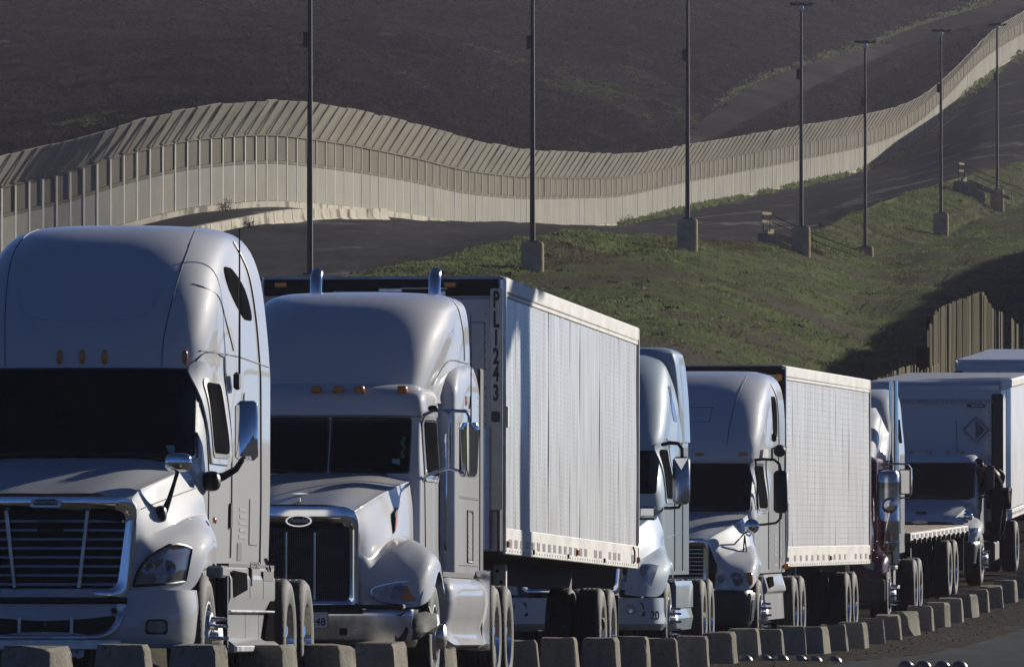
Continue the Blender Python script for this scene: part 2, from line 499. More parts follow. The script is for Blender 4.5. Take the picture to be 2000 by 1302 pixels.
def relief(p, amp, fq):
    z = amp*(mnoise.noise(Vector((p.x*fq, p.y*fq*.6, 1.7))) + .45*mnoise.noise(Vector((p.x*fq*3.1, p.y*fq*2, 5.7))))
    if amp > 1: z += .55*mnoise.noise(Vector((p.x*.05, p.y*.14, 8.8))) + .30*mnoise.noise(Vector((p.x*.14, p.y*.30, 3.8)))
    return z
class Sheet:
    def __init__(self, rows):
        self.rows = rows                    # each row: (table px->depth, table px->image row)
    def pt(self, px, t):
        i = min(int(t), len(self.rows) - 2); f = t - i
        a = self.corner(px, i); b = self.corner(px, i + 1)
        return a.lerp(b, f)
    def corner(self, px, i):
        dt, yt = self.rows[i]
        d = interp(px, dt) if isinstance(dt, list) else dt(px)
        y = interp(px, yt) if isinstance(yt, list) else yt(px, d)
        return P(px, y, d)
    def row_of(self, p): return HOR - F * p.z / p.y
    def hit(self, px, py):
        n = 160; T = len(self.rows) - 1
        prev = None
        for k in range(n + 1):
            t = T * k / n
            r = self.row_of(self.pt(px, t))
            if prev is not None and (prev - py) * (r - py) <= 0 and r != prev:
                return self.pt(px, T * (k - 1 + (prev - py) / (prev - r)) / n)
            prev = r
        return self.pt(px, T)
    def build(self, name, matn, pxs, nsub, amp=.15, fq=.12, zoff=0.0, mask=None):
        T = len(self.rows) - 1
        G = []
        for px in pxs:
            col = []
            for k in range(nsub*T + 1):
                p = self.pt(px, k / nsub)
                w = 1.0 if 0 < k < nsub*T else 0.0
                if mask is not None: w *= mask(px, self.row_of(p))
                p.z += zoff + w*relief(p, amp, fq)
                col.append(p)
            G.append(col)
        o = MB().grid(G).build(name, MATS[matn], ang=80)
        o['kind'] = 'structure'
        return o

TOE_D = [(-1600,60),(-871,84),(100,110),(746,143),(1060,166),(1371,190),(1745,230),(1930,252),(2500,320),(2900,360)]
toe_y = lambda px, d: HOR + F * hroad(d) / d
POLE_D = [(-1600,220),(-600,255),(0,280),(605,313),(1040,358),(1343,402),(1565,447),(1690,491),(1838,534),(1948,593),(2300,700),(2900,880)]
POLE_Y = [(-1600,860),(-600,760),(0,690),(605,612),(1040,538),(1343,486),(1565,496),(1690,500),(1838,461),(1948,411),(2300,330),(2900,220)]
TOP_D = [(-1600,270),(-600,300),(0,312),(400,330),(700,350),(870,365),(1040,385),(1200,415),(1335,428),(1480,452),(1560,478),(1640,515),(1720,550),(1800,580),(1900,615),(2000,650),(2900,960)]
TOP_Y = [(-1600,800),(-600,690),(0,635),(400,578),(700,534),(870,501),(950,482),(1040,463),(1150,450),(1200,455),(1335,466),(1480,474),(1560,462),(1640,430),(1720,396),(1800,370),(1900,340),(2000,318),(2900,100)]
grass = Sheet([(TOE_D, toe_y), (POLE_D, POLE_Y), (TOP_D, TOP_Y)])
PXS = list(range(-2600, 2901, 20))
grass.build('grass_slope', 'soil_grass', PXS, 40, amp=.22, fq=.18)

WALL_D = [(-1600,400),(-600,405),(-300,420),(0,440),(250,450),(560,475),(800,540),(1040,620),(1200,680),(1340,739),(1640,831),(1760,905),(1850,955),(1920,1010),(2000,1080),(2400,1300),(2900,1500)]
FACE_Y = [(-1600,640),(-600,560),(-300,455),(0,365),(130,335),(250,298),(400,269),(520,262),(640,275),(800,305),(920,333),(1040,345),(1180,346),(1340,320),(1560,280),(1700,252),(1760,230),(1800,205),(1850,160),(1920,90),(2000,40),(2400,-180),(2900,-500)]
FACE_H = 3.3
wall_base_y = lambda px, d: interp(px, FACE_Y) + FACE_H * F / d
MID_D = [(-1600,330),(-600,360),(0,380),(400,400),(560,425),(750,450),(930,500),(1040,520),(1150,560),(1210,600),(1335,640),(1480,670),(1560,690),(1640,715),(1760,750),(1850,790),(1920,830),(2000,870),(2900,1250)]
MID_Y = [(-1600,730),(-600,640),(0,560),(400,484),(560,449),(650,438),(750,434),(930,433),(1040,434),(1150,440),(1210,441),(1335,428),(1480,404),(1560,390),(1640,366),(1760,335),(1850,290),(1920,245),(2000,205),(2900,-200)]
patrol = Sheet([(TOP_D, TOP_Y), (MID_D, MID_Y), (WALL_D, wall_base_y)])
patrol.build('patrol_road', 'patrol_gravel', PXS, 14, amp=.14, fq=.1)
H0_D = lambda px: interp(px, WALL_D)
H1_D = lambda px: interp(px, WALL_D) + 45
H2_D = lambda px: 1080 + .18 * max(0, px - 600) + 40 * math.sin(px * .004)
H3_D = lambda px: H2_D(px) + 300
HA, HF = 1.15, .06
TU = [(1340,268),(1400,218),(1430,192),(1500,158),(1600,122),(1700,92),(1800,54),(1900,24),(1990,-6),(2060,-30)]
TL = [(1340,292),(1400,272),(1450,246),(1560,190),(1640,150),(1700,124),(1760,99),(1850,69),(1940,43),(2020,12),(2060,-4)]
def track_mask(px, y):
    if px < 1320: return 1.0
    u, l = interp(px, TU), interp(px, TL)
    e = max(u - y, y - l) - 4
    return min(1.0, max(0.0, e / 22))
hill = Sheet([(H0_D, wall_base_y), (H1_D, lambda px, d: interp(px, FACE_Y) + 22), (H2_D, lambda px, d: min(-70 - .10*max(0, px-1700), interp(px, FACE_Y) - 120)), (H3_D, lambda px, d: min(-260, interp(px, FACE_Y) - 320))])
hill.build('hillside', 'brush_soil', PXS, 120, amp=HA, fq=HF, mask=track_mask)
# plain ground out to the horizon on the other sides of the camera
G = []
for i in range(25):
    a = math.radians(98 + 344 * i / 24 - 0)
    G.append([Vector((r * math.cos(a) * 1.0, r * math.sin(a), -3.2 - (.0 if r < 100 else .3))) for r in (0, 60, 150, 400, 800, 1400)])
o = MB().grid(G).build('plain', MATS['soil_grass'], ang=80); o['kind'] = 'structure'

# ------------------------------------------------------------------ border wall
def wall_pt(px):
    d = interp(px, WALL_D)
    return P(px, wall_base_y(px, d), d)
wpx = [-900]
def wstep(px): return interp(px, [(-900,34),(-200,28),(200,26),(560,19.5),(800,15),(1000,12.2),(1300,9.5),(1600,8),(1800,7),(2000,6),(2200,6)])
while wpx[-1] < 2060: wpx.append(wpx[-1] + wstep(wpx[-1]))
wall = thing('border_wall', 'long pale wall with leaning top winding along the ridge and up the hill', 'wall', wall_pt(560))
O = Vector(wall.location)
pts = [wall_pt(x) for x in wpx]
def wall_frame(i):
    a = pts[max(0, i-1)]; b = pts[min(len(pts)-1, i+1)]
    t = Vector((b.x - a.x, b.y - a.y, 0)).normalized()
    return t, Vector((t.y, -t.x, 0))
Zv = Vector((0, 0, 1))
slabmat = MATS['wall_slab']
rs = random.Random(3)
for i in range(len(pts) - 1):
    a, b = pts[i] - O, pts[i+1] - O
    t, n = wall_frame(i); t2, n2 = wall_frame(i + 1)
    def slab4(z0, z1, off, th, jit=0):
        oa = n * (off + jit); ob = n2 * (off + jit)
        vs = []
        for z in (z0, z1):
            vs += [a + Zv*z + oa, b + Zv*z + ob, b + Zv*z + ob - n2*th, a + Zv*z + oa - n*th]
        return vs, [(0,1,5,4),(2,3,7,6),(1,2,6,5),(3,0,4,7),(4,5,6,7),(3,2,1,0)]
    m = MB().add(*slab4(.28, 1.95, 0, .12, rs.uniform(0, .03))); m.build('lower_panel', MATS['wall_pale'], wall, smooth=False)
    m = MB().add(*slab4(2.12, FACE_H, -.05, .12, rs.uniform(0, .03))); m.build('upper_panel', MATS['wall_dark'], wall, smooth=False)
    # leaning top slab: its lower edge on the wall, its upper edge out over our side
    j = rs.uniform(-.03, .03); o1, hs = 1.05, 1.52
    q = [a + Zv*(FACE_H + .02) + n*.02, b + Zv*(FACE_H + .02) + n2*.02, b + Zv*(FACE_H + hs) + n2*(o1 + j), a + Zv*(FACE_H + hs) + n*(o1 + j)]
    dn = Vector((0, 0, .02))
    k = rs.uniform(-.05, .05)
    q[2] = q[2] + Zv*k; q[3] = q[3] + Zv*(k*.6)
    m = MB().add(q + [p + dn - n*.05 for p in q], [(0,1,2,3),(7,6,5,4),(0,4,5,1),(1,5,6,2),(2,6,7,3),(3,7,4,0)])
    m.build('leaning_panel', slabmat, wall, smooth=False)
    pm = MB()
    wq = .135 + .03*rs.random()
    c = a + n*.012
    R = Matrix((t, n, Zv)).transposed()
    pm.box(c + Zv*(FACE_H/2 + .1), (wq, .035, FACE_H - .15), rot=R)
    pm.build('post', MATS['wall_post'], wall, smooth=False)
    pm = MB().tube([a + Zv*(FACE_H + .0) + n*.10, a + Zv*(FACE_H + hs) + n*(o1 + .03)], .035, 4)
    pm.build('bracket', MATS['wall_dark'], wall, smooth=False)
for nm, z0, z1, of, th, mt in (('footing', -.5, .26, .14, .5, 'pale_concrete'), ('rail', 1.965, 2.105, .015, .13, 'wall_dark'), ('top_rail', FACE_H - .07, FACE_H + .05, .05, .2, 'wall_dark')):
    m = MB(); ring = []
    for i in range(len(pts)):
        t, n = wall_frame(i); p = pts[i] - O
        ring.append([p + Zv*z0 + n*of, p + Zv*z1 + n*of, p + Zv*z1 + n*(of - th), p + Zv*z0 + n*(of - th)])
    m.grid(ring, wrap=True); m.build(nm, MATS[mt], wall, ang=30)

# low concrete barrier at the road's edge in front of the wall
BT = [(406,437),(496,419.5),(549,410),(591,407.5),(675,408.5),(753,406.5)]
BB = [(406,466),(478,452),(538,443),(591,435),(622,431.5),(753,429)]
BDp = [(406,418),(549,438),(753,472)]
bar = thing('concrete_barrier', 'low sunlit whitish concrete barrier at the foot of the wall behind the lamp pole', 'barrier', P(591, 435, interp(591, BDp)))
bo = Vector(bar.location)
edges = [330, 368, 406, 447, 490, 530, 566, 602, 640, 676, 713, 752]
for a, b in zip(edges[:-1], edges[1:]):
    da, db = interp(a, BDp), interp(b, BDp)
    pa, pb = P(a, interp(a, BB) + 4, da) - bo, P(b - .8, interp(b, BB) + 4, db) - bo
    ha = (interp(a, BB) + 4 - interp(a, BT)) * da / F; hb = (interp(b, BB) + 4 - interp(b, BT)) * db / F
    t = (pb - pa).normalized(); n = Vector((t.y, -t.x, 0)).normalized()
    sec = [(.30, 0), (.28, .12), (.13, .42), (.10, 1), (-.10, 1), (-.13, .42), (-.28, .12), (-.30, 0)]
    m = MB().grid([[pa + n*x + Zv*(z*ha) for x, z in sec], [pb + n*x + Zv*(z*hb) for x, z in sec]], wrap=True)
    m.poly([pa + n*x + Zv*(z*ha) for x, z in sec]); m.poly([pb + n*x + Zv*(z*hb) for x, z in sec][::-1])
    m.build('segment', MATS['pale_concrete'], bar, ang=25)

# ------------------------------------------------------------------ dirt track climbing the hill behind the wall
G = []
for px in range(1345, 2051, 8):
    u, l = interp(px, TU), interp(px, TL)
    row = []
    for k in range(7):
        y = l + (u - l) * k / 6 + 2.0*mnoise.noise(Vector((px*.06, k*3.0, 0))) * (1 if k in (0, 6) else 0)
        p = hill.hit(px, y)
        p.z += .30
        row.append(p)
    G.append(row)
o = MB().grid(G).build('dirt_track', MATS['track_dirt'], ang=80); o['kind'] = 'structure'

# ------------------------------------------------------------------ lamp poles
def lamp_pole(base, height, r, label, head_rot=0.2, box=True, low=False, fat=1.0, hw=1.0, group='lamp poles along the patrol road'):
    t = thing('lamp_pole', label, 'lamp pole', base, group=group)
    bh = .42 if low else 1.18
    br = .40 * fat * max(1, r/.2)
    MB().lathe([(0,-.4),(br,-.4),(br,bh-.10),(br-.04,bh),(0,bh)], axis='z', n=18).build('footing', MATS['footing_concrete'], t, ang=30)
    MB().lathe([(r*1.25,bh),(r*1.25,bh+.05),(r,bh+.06),(r*(.62 if hw == 1 else .9),height),(0,height)], axis='z', n=10).build('pole', MATS['pole_steel'], t, ang=40)
    c, s = math.cos(head_rot), math.sin(head_rot)
    MB().box((0, 0, bh + .025), (r*4.2, r*4.2, .05)).build('base_plate', MATS['pole_steel'], t)
    MB().box((0, 0, height - .03), (1.0*hw, .07*hw, .07*hw), rot=Matrix.Rotation(head_rot, 3, 'Z')).build('cross_arm', MATS['pole_steel'], t)
    for sx in (-.36, .02, .44):
        big = sx < 0.1
        hd = MB().box((sx*c*hw, sx*s*hw, height + .03), ((.34 if big else .24)*hw, .22*hw, .07*hw*(3 if hw > 1 else 1)), .02).build('lamp_head', MATS['pole_steel'], t)
        if sx == .02:
            MB().lathe([(.05,-.03),(.11,-.12),(.12,-.2),(.07,-.28),(0,-.3)], (sx*c - .02, -.02, height), 'z', 12).build('lens', MATS['lamp_white'], hd)
    if box:
        MB().box((-.13, -.02, height*.72), (.16, .14, .46), .02).build('junction_box', MATS['pole_steel'], t)
    return t
POLES = [(605, 313, 612, .095, 'leftmost dark lamp pole rising behind the second white truck', False),
         (1040, 358, 539, .095, 'dark lamp pole on a round footing just above the front corner of the ribbed trailer', False),
         (1343, 402, 487, .092, 'third dark lamp pole from the left, on a tan round footing at the grass edge', False),
         (1565, 447, 496.5, .09, 'dark lamp pole whose footing stands in front of the nearer ramp railing', False),
         (1690, 491, 499, .09, 'dark lamp pole on a footing almost flush with the grass', True),
         (1838, 534, 461, .09, 'dark lamp pole standing mid slope below the far ramp railing', False),
         (1948, 593, 411, .09, 'rightmost dark lamp pole in front of the wall on the hill', False)]
POLE_TOP = {605: -130, 1040: -95, 1343: -40, 1565: 8, 1690: 82, 1838: 60, 1948: 48}
for px, d, y, r, lab, low in POLES:
    lamp_pole(P(px, y, d), (y - POLE_TOP[px]) * d / F, r, lab, head_rot=.25, low=low)
# two more of them stand beyond the right edge of the picture; their shadows cross the trailers
def shadow_pole(px, py, d, tdist, top_py, label):
    q = P(px, py, d)
    b = q + Vector((SUN.x, SUN.y, 0)) * tdist
    top = P(px, top_py, d).z + SUN.z * tdist
    gz = -2.1 if d < 150 else -1.6
    return lamp_pole(Vector((b.x, b.y, gz)), top - gz, .34, label, head_rot=math.radians(120), box=False, hw=2.6)

# ------------------------------------------------------------------ wheel-stop blocks between queue and road
BL = ['concrete block below the number plate of the nearest silver truck', 'concrete block below the middle of the nearest truck bumper',
 'concrete block in front of the chrome nuts of the nearest front wheel', 'concrete block in front of the silver tank fairing of the nearest truck',
 'concrete block right of the nearest rear wheels under the second truck plate', 'concrete block below the tow hole of the second truck bumper',
 'concrete block below the torn bumper end of the second truck', 'concrete block below the white tank of the second truck',
 'concrete block in front of the drive wheels of the second truck', 'concrete block below the landing leg of the ribbed trailer',
 'concrete block in front of the rear axle of the ribbed trailer', 'concrete block under the rear of the ribbed trailer by the blue bumper',
 'concrete block below the middle of the pale blue bumper', 'concrete block in front of the front wheel of the pale blue truck',
 'concrete block at the back wheels of the pale blue truck', 'concrete block in front of the dark bumper of the third white cab',
 'concrete block right of the chrome nuts of the white cab behind the blue one', 'concrete block in front of the drive wheels of the dotted trailer rig',
 'concrete block below the front of the dotted white trailer', 'concrete block below the landing leg of the dotted white trailer',
 'concrete block left of the dotted trailer rear wheels', 'concrete block right of the dotted trailer rear wheels',
 'concrete block below the maroon fender', 'broken concrete block with a chipped right corner beside the maroon truck',
 'concrete block just behind the chipped block', 'concrete block in front of the drive wheels of the maroon truck',
 'concrete block in front of the flatbed wheels', 'concrete block right of the flatbed wheels',
 'concrete block in front of the box truck front wheel', 'concrete block right of the box truck front wheel',
 'farthest whole concrete block by the box truck rear wheel', 'concrete block cut by the right edge of the picture', 'concrete block just past the right edge of the picture']
rb = random.Random(21)
for i, (x, d) in enumerate(zip(BX, BD)):
    X = blkx(d) - (.07 if i == 0 else .02); z = blkz(d)
    th = math.atan((blkx(d + 1) - blkx(d - 1)) / 2)
    w, h, L = .37 + rb.uniform(-.015,.015), .385 + rb.uniform(-.012,.012), .72
    tp = .035
    m = MB()
    nz = 5
    def bp(fx, fy, fz):
        k = tp * (1 - fz)
        return Vector((-w/2 + fx*(w/2 + k), fy*(L/2 + k*.4), -.06 + fz*(h + .06)))
    chip = (i == 23)
    secs = []
    for fy in (-1, -.94, .94, 1):
        ins = .012 if abs(fy) == 1 else 0
        ring = []
        for fx, fz in ((-1,0),(-1,.5),(-1,.93),(-.93,1),(0,1),(.90,1),(1,.9),(1,.5),(1,0)):
            q = bp(fx*(1 - ins*3), fy, fz*(1 - ins*1.2))
            q += Vector((rb.uniform(-1,1), rb.uniform(-1,1), rb.uniform(-1,1))) * .005
            if chip and fy < 0 and fx > .5 and fz > .4: q += Vector((-.10, .03, -.07*fz))
            elif rb.random() < .12 and fz > .8: q += Vector((-.02*fx, 0, -.018))
            ring.append(q)
        secs.append(ring)
    m.grid(secs, wrap=True); m.poly(secs[0]); m.poly(secs[-1][::-1])
    o = m.build('concrete_block', MATS['block_concrete'], None, (X, d, z), ang=25)
    o.rotation_euler = (rb.uniform(-.02,.02), rb.uniform(-.025,.025), -th + rb.uniform(-.10,.10))
    tag(o, BL[i], 'concrete block', 'concrete blocks in a row beside the queue')

# half-dome studs across the side road
def stud(px, py, d, lab):
    p = P(px, py, d)
    p.z = side_z(p.x, d) if p.x > blkx(d) + .75 else verge_z(p.x, d)
    R = .105
    prof = [(R, -.02), (R, .006), (R*.93, .03), (R*.74, .056), (R*.45, .074), (0, .082)]
    o = MB().lathe(prof, axis='z', n=18).build('road_stud', MATS['stud_steel'], None, p, ang=60)
    tag(o, lab, 'road stud', 'domed studs across the side road')
for k, (px, lab) in enumerate(zip((1454,1492,1524,1560,1590,1628), ('leftmost domed road stud beside the concrete blocks','second domed stud from the left near the blocks','third domed stud from the left near the blocks','fourth domed stud from the left near the blocks','fifth domed stud of the group near the blocks','sixth domed stud, nearest the open road of its group'))):
    stud(px, 1286, 131.5, lab)
for px, lab in zip((1768,1802,1839,1873), ('leftmost domed stud of the right group at the bottom edge','second domed stud of the right group at the bottom edge','third domed stud of the right group at the bottom edge','rightmost domed stud on the open road')):
    stud(px, 1293, 128.5, lab)

# ------------------------------------------------------------------ slatted fence over the mound on the right
fence_obs = []
def slat_fence(name, label, pxs, dtab, toptab, w, gap_skip=None, base=-1.2, matn='bollard_steel'):
    c = pxs[len(pxs)//2]
    t = thing(name, label, 'fence', P(c, HOR - F*base/interp(c, dtab), interp(c, dtab)))
    o = Vector(t.location)
    me = None
    for k, px in enumerate(pxs):
        if gap_skip and gap_skip(k): continue
        d = interp(px, dtab); p = P(px, 0, d)
        top = (HOR - interp(px, toptab)) * d / F + rb.uniform(-.015, .015)
        if me is None:
            me = MB().box((0, 0, .5), (w*.3, w*4.0, 1.0), w*.1).mesh('slat', MATS[matn], 30)
            q0, q1 = P(pxs[0], 0, interp(pxs[0], dtab)), P(pxs[-1], 0, interp(pxs[-1], dtab))
            sang = -math.atan2(q1.x - q0.x, q1.y - q0.y)
        s = link('slat', me, t, (p.x - o.x, p.y - o.y, 0), (rb.uniform(-.006,.006), rb.uniform(-.006,.006), sang + rb.uniform(-.10,.10)))
        s.scale = (1, 1, max(.3, top - o.z))
    return t
FA_D = [(1660,232),(1699,236),(1828,252),(1850,255)]
FA_T = [(1660,758),(1699,745),(1790,712),(1794,724),(1828,708),(1840,700)]
slat_fence('slat_fence', 'lower stretch of tan slat fence just above the box truck roof', list(np.arange(1662, 1836, 5.4)), FA_D, FA_T, .085)
FB_D = [(1812,262),(1936,267)]
FB_T = [(1812,655),(1815,640),(1822,622),(1832,604),(1860,591),(1890,580),(1917,570),(1927,587),(1936,602)]
fb = slat_fence('slat_fence', 'tall sunlit tan slat fence peaking above the rear box truck', list(np.arange(1814, 1937, 3.6)), FB_D, FB_T, .07)
# the face of the tall stretch: a sheet behind the slats and two posts
oB = Vector(fb.location)
G = []
for px in np.arange(1816, 1937, 6):
    d = interp(px, FB_D) + .12; p = P(px, 0, d)
    top = (HOR - interp(px, FB_T) - 4) * d / F
    G.append([Vector((p.x, p.y, -1.2)) - oB, Vector((p.x, p.y, top)) - oB, Vector((p.x, p.y + .05, top)) - oB, Vector((p.x, p.y + .05, -1.2)) - oB])
MB().grid(G, wrap=True).build('backing_panel', MATS['bollard_steel'], fb, ang=30)
FC_D = [(1936,268),(2030,290)]
FC_T = [(1936,602),(1950,607),(1962,613),(1985,628),(1986,632),(2000,631),(2030,624)]
slat_fence('slat_fence', 'open stretch of grey slats right of the tall sunlit fence', list(np.arange(1940, 2030, 5.2)), FC_D, FC_T, .085, gap_skip=lambda k: k in (5, 6))
for px, y0, y1, d, w, lab in ((1815, 617, 660, 268, 12, 'upper shade-coloured steel sheet at the left edge of the tall fence'), (1803, 678, 722, 262, 26, 'lower shade-coloured steel sheet between the two tan fences')):
    p = P(px, HOR + F*1.2/d, d); top = (HOR - y0) * d / F
    wm = w * d / F
    m = MB()
    nrib = 5
    for k in range(nrib):
        m.box((-wm/2 + wm*(k + .5)/nrib, .02*(k % 2), (top - p.z)/2), (wm/nrib, .06, top - p.z))
    o = m.build('sheet_pile', MATS['rust_and_shade'], None, p, smooth=False)  # shadow side of the fence, its shade put into the dark colour
    tag(o, lab, 'steel sheet')

# ridge beyond the right edge whose shade lies on the slope
EDGE = [(1560,740),(1640,700),(1700,662),(1760,612),(1850,545),(1920,514),(2000,490),(2120,470),(2300,440)]
crest = []
for k, (px, y) in enumerate(EDGE):
    q = grass.hit(px, y)
    crest.append(q + SUN * (27 + 2*math.sin(k*2.1)))
fine = []
for i in range(len(crest) - 1):
    for k in range(8): fine.append(catmull(crest, i + k/8))
fine.append(crest[-1])
G = []
for i, c in enumerate(fine):
    c = c + Vector((0, 0, .35*mnoise.noise(Vector((i*.45, 3, 0))) + .2*mnoise.noise(Vector((i*1.7, 8, 0)))))
    hor = Vector((SUN.x, SUN.y, 0)).normalized()
    hgt = c.z + 3
    row = [c - hor*(hgt*.42) - Vector((0,0,hgt)), c - hor*(hgt*.16) - Vector((0,0,hgt*.35)), c, c + hor*9 + Vector((0,0,1.0)), c + hor*60 + Vector((0,0,-4)), c + hor*200 + Vector((0,0,-16))]
    G.append(row)
o = MB().grid(G).build('roadside_ridge', MATS['soil_grass'], ang=80); o['kind'] = 'structure'

# ------------------------------------------------------------------ ramps with railings on the slope
def ramp(px, py, d, label, sc=1.0):
    base = grass.hit(px, py)
    d = base.y
    t = thing('drain_ramp', label, 'drain ramp', base)
    k = d / F
    # concrete side wall falling to the right
    def W(dx, dy, dd=0): return Vector((dx*k*sc, dd, -dy*k*sc))
    m = MB()
    prof = [(-10, -22), (8, -22), (60, 6), (62, 26), (-10, 4)]
    m.prism([(x*k*sc, -z*k*sc) for x, z in prof], -.15, .35, 'y')
    m.build('side_wall', MATS['block_concrete'], t, smooth=False)
    MB().prism([(x*k*sc, -z*k*sc) for x, z in ((22,-24),(30,-26),(120,14),(120,20),(60,0),(22,-16))], .9, 1.3, 'y').build('far_wall', MATS['block_concrete'], t, smooth=False)
    MB().box(W(14, -26, .5), (.12, 1.0*sc, 9*k*sc), .02, rot=Matrix.Rotation(-.30, 3, 'Z')).build('sill', MATS['footing_concrete'], t)
    pm = MB()
    for dx, top, bot in ((1,-60,-22), (14,-60,-26)):
        pm.tube([W(dx, top, .2), W(dx, bot, .2)], .022, 6)
    pm.build('gate_post', MATS['pole_steel'], t)
    for y in (-61, -45):
        MB().box(W(7.5, y, .0), (.04, 1.5*sc, .13), .01, rot=Matrix.Rotation(-.30, 3, 'Z')).build('plank', MATS['footing_concrete'], t)
    for y0 in (-60, -47):
        MB().tube([W(14, y0, .6), W(50, y0 + 16, .6), W(110, y0 + 42, .6), W(185, y0 + 70, .6)], .022, 5).build('rail', MATS['pole_steel'], t)
    for dx, dy in ((58, -40), (92, -26), (124, -12), (150, -2)):
        MB().tube([W(dx, dy, .6), W(dx, dy + 36, .6)], .022, 5).build('rail_post', MATS['pole_steel'], t)
    return t
ramp(1490, 478, 450, 'nearer drain ramp with two pale planks and thin railing at the grass edge')
ramp(1872, 372, 575, 'far drain ramp with pale post and railing up the grass slope', .85)

# litter and stakes
p = grass.hit(1250, 570)
m = MB(); rr = random.Random(5)
G = []
for i in range(7):
    G.append([Vector((-.2 + .4*i/6, -.1 + .2*j/4, .10*math.sin(math.pi*i/6)*(1 + .5*rr.uniform(-1,1)) + .11*rr.random() + .02)) for j in range(5)])
m.grid(G); m.add([v + Vector((0,0,-.015)) for r in G for v in r], [(i*5+j, (i+1)*5+j, (i+1)*5+j+1, i*5+j+1) for i in range(6) for j in range(4)])
o = m.build('plastic_bag', MATS['litter_white'], None, p + Vector((0,0,.02)), ang=30)
tag(o, 'crumpled white plastic bag lying on the grass slope', 'plastic bag')
rk = random.Random(9)
for px, y, hpx, lab in ((84, 285, 32, 'lone pale stake on the brush hill above the left end of the wall'), (1575, 36, 26, 'leftmost pale stake in the row on the upper hill'),
                    (1672, 46, 22, 'second pale stake in the row on the upper hill'), (1782, 42, 26, 'third pale stake on the upper hill above the grass strip'),
                    (1800, 44, 22, 'stake close right of the third one on the upper hill'), (1832, 24, 20, 'topmost pale stake by the dirt track'), (1725, 40, 18, 'short pale stake between second and third stakes'), (1600, 40, 14, 'short stake right of the leftmost one on the upper hill')):
    p = hill.hit(px, y); h = hpx * p.y / F
    o = MB().box((0, 0, h/2 - .2), (.13, .13, h + .4), .02, rot=Matrix.Rotation(rk.uniform(-.06,.06), 3, 'Y')).build('stake', MATS['brush_grey'], None, p, smooth=False)
    tag(o, lab, 'stake', 'stakes on the hill')

# ------------------------------------------------------------------ grass and brush that nobody could count
def scatter(name, matn, pts, size, blades, hgt, spread, wid, seed):
    """leaf-sized triangles around each point"""
    rg = np.random.default_rng(seed)
    n = len(pts); k = blades
    c = np.repeat(np.asarray(pts, np.float32), k, axis=0)
    sz = np.repeat(np.asarray(size, np.float32), k)
    N = n * k
    ang = rg.uniform(0, 2*np.pi, N); rad = np.sqrt(rg.uniform(0, 1, N)) * spread * sz
    b = c + np.stack([np.cos(ang)*rad, np.sin(ang)*rad, rg.uniform(0, .55, N)*hgt*sz*(1 - rad/(spread*sz)*.6)], 1)
    a2 = rg.uniform(0, 2*np.pi, N); w = wid * sz * rg.uniform(.6, 1.3, N)
    dx = np.stack([np.cos(a2)*w, np.sin(a2)*w, rg.uniform(-.2, .2, N)*w], 1)
    lean = rg.uniform(0, 2*np.pi, N); hh = hgt*sz*rg.uniform(.45, 1.0, N)
    tip = b + np.stack([np.cos(lean)*hh*.5, np.sin(lean)*hh*.5, hh*.75], 1)
    v = np.empty((N*3, 3), np.float32)
    v[0::3] = b - dx; v[1::3] = b + dx; v[2::3] = tip
    me = raw_mesh(name, MATS[matn], v, np.arange(N*3).reshape(N, 3))
    o = link(name, me); o['kind'] = 'stuff'
    return o
gz = relief
rg = random.Random(77)
gp, gs, dp, dsz = [], [], [], []
while len(gp) + len(dp) < 80000:
    px = rg.uniform(380, 2080); t = rg.uniform(.1, 2.0) if rg.random() < .8 else rg.uniform(1, 2)
    p = grass.pt(px, t)
    nv = mnoise.noise(Vector((p.x*.16, p.y*.05, 9.1))) + .5*mnoise.noise(Vector((p.x*.6, p.y*.2, 2.1)))
    p.z += gz(p, .22, .18) - .02
    if nv > -.12 + .25*rg.random(): gp.append(p); gs.append(rg.uniform(.5, 1.25))
    elif rg.random() < .55: dp.append(p); dsz.append(rg.uniform(.4, 1.0))
# coarser dark weeds and dead clumps that break up the slope
wp, wz, kp, kz = [], [], [], []
for k in range(600):
    px = rg.uniform(600, 2060); p = grass.pt(px, rg.uniform(.15, 2.0)); p.z += gz(p, .22, .18) - .02
    if mnoise.noise(Vector((p.x*.3, p.y*.08, 5.5))) > -.05: wp.append(p); wz.append(rg.uniform(.3, .9))
    else: kp.append(p); kz.append(rg.uniform(.5, 1.3))
scatter('weeds', 'dark_and_shade_bush', wp, wz, 12, .22, .38, .06, 61)
scatter('dead_weeds', 'blade_dry', kp, kz, 10, .20, .45, .05, 62)
scatter('grass', 'blade_green', gp, gs, 4, .125, .22, .042, 1)
scatter('dry_grass', 'blade_dry', dp, dsz, 4, .12, .22, .038, 2)
# grass strip and tufts along the wall foot, on the road edge, beside the track
ep, es = [], []
for k in range(2000):
    px = rg.uniform(1395, 2030); u = interp(px, TU)
    if mnoise.noise(Vector((px*.03, 9, 0))) < -.15: continue
    y = u - abs(rg.gauss(0, 6)) - 1
    p = hill.hit(px, y) if k % 1 == 0 else None
    p.z += gz(p, HA, HF)*track_mask(px, y); ep.append(p); es.append(rg.uniform(.5, 1.5))
for k in range(2500):
    px = rg.uniform(1215, 2040); p = patrol.pt(px, 2.0 - abs(rg.gauss(0, .09)))
    if mnoise.noise(Vector((px*.02, 4, 0))) < -.1: continue
    ep.append(p); es.append(rg.uniform(.6, 1.6))
scatter('verge_grass', 'blade_green', ep, es, 6, .30, .5, .085, 3)
def in_track(px, y): return px > 1345 and interp(px, TU) - 2 < y < interp(px, TL) + 2
lists = {'brush_leaf': [], 'brush_grey': [], 'brush_green': [], 'dark_and_shade_bush': []}
cnt = 0
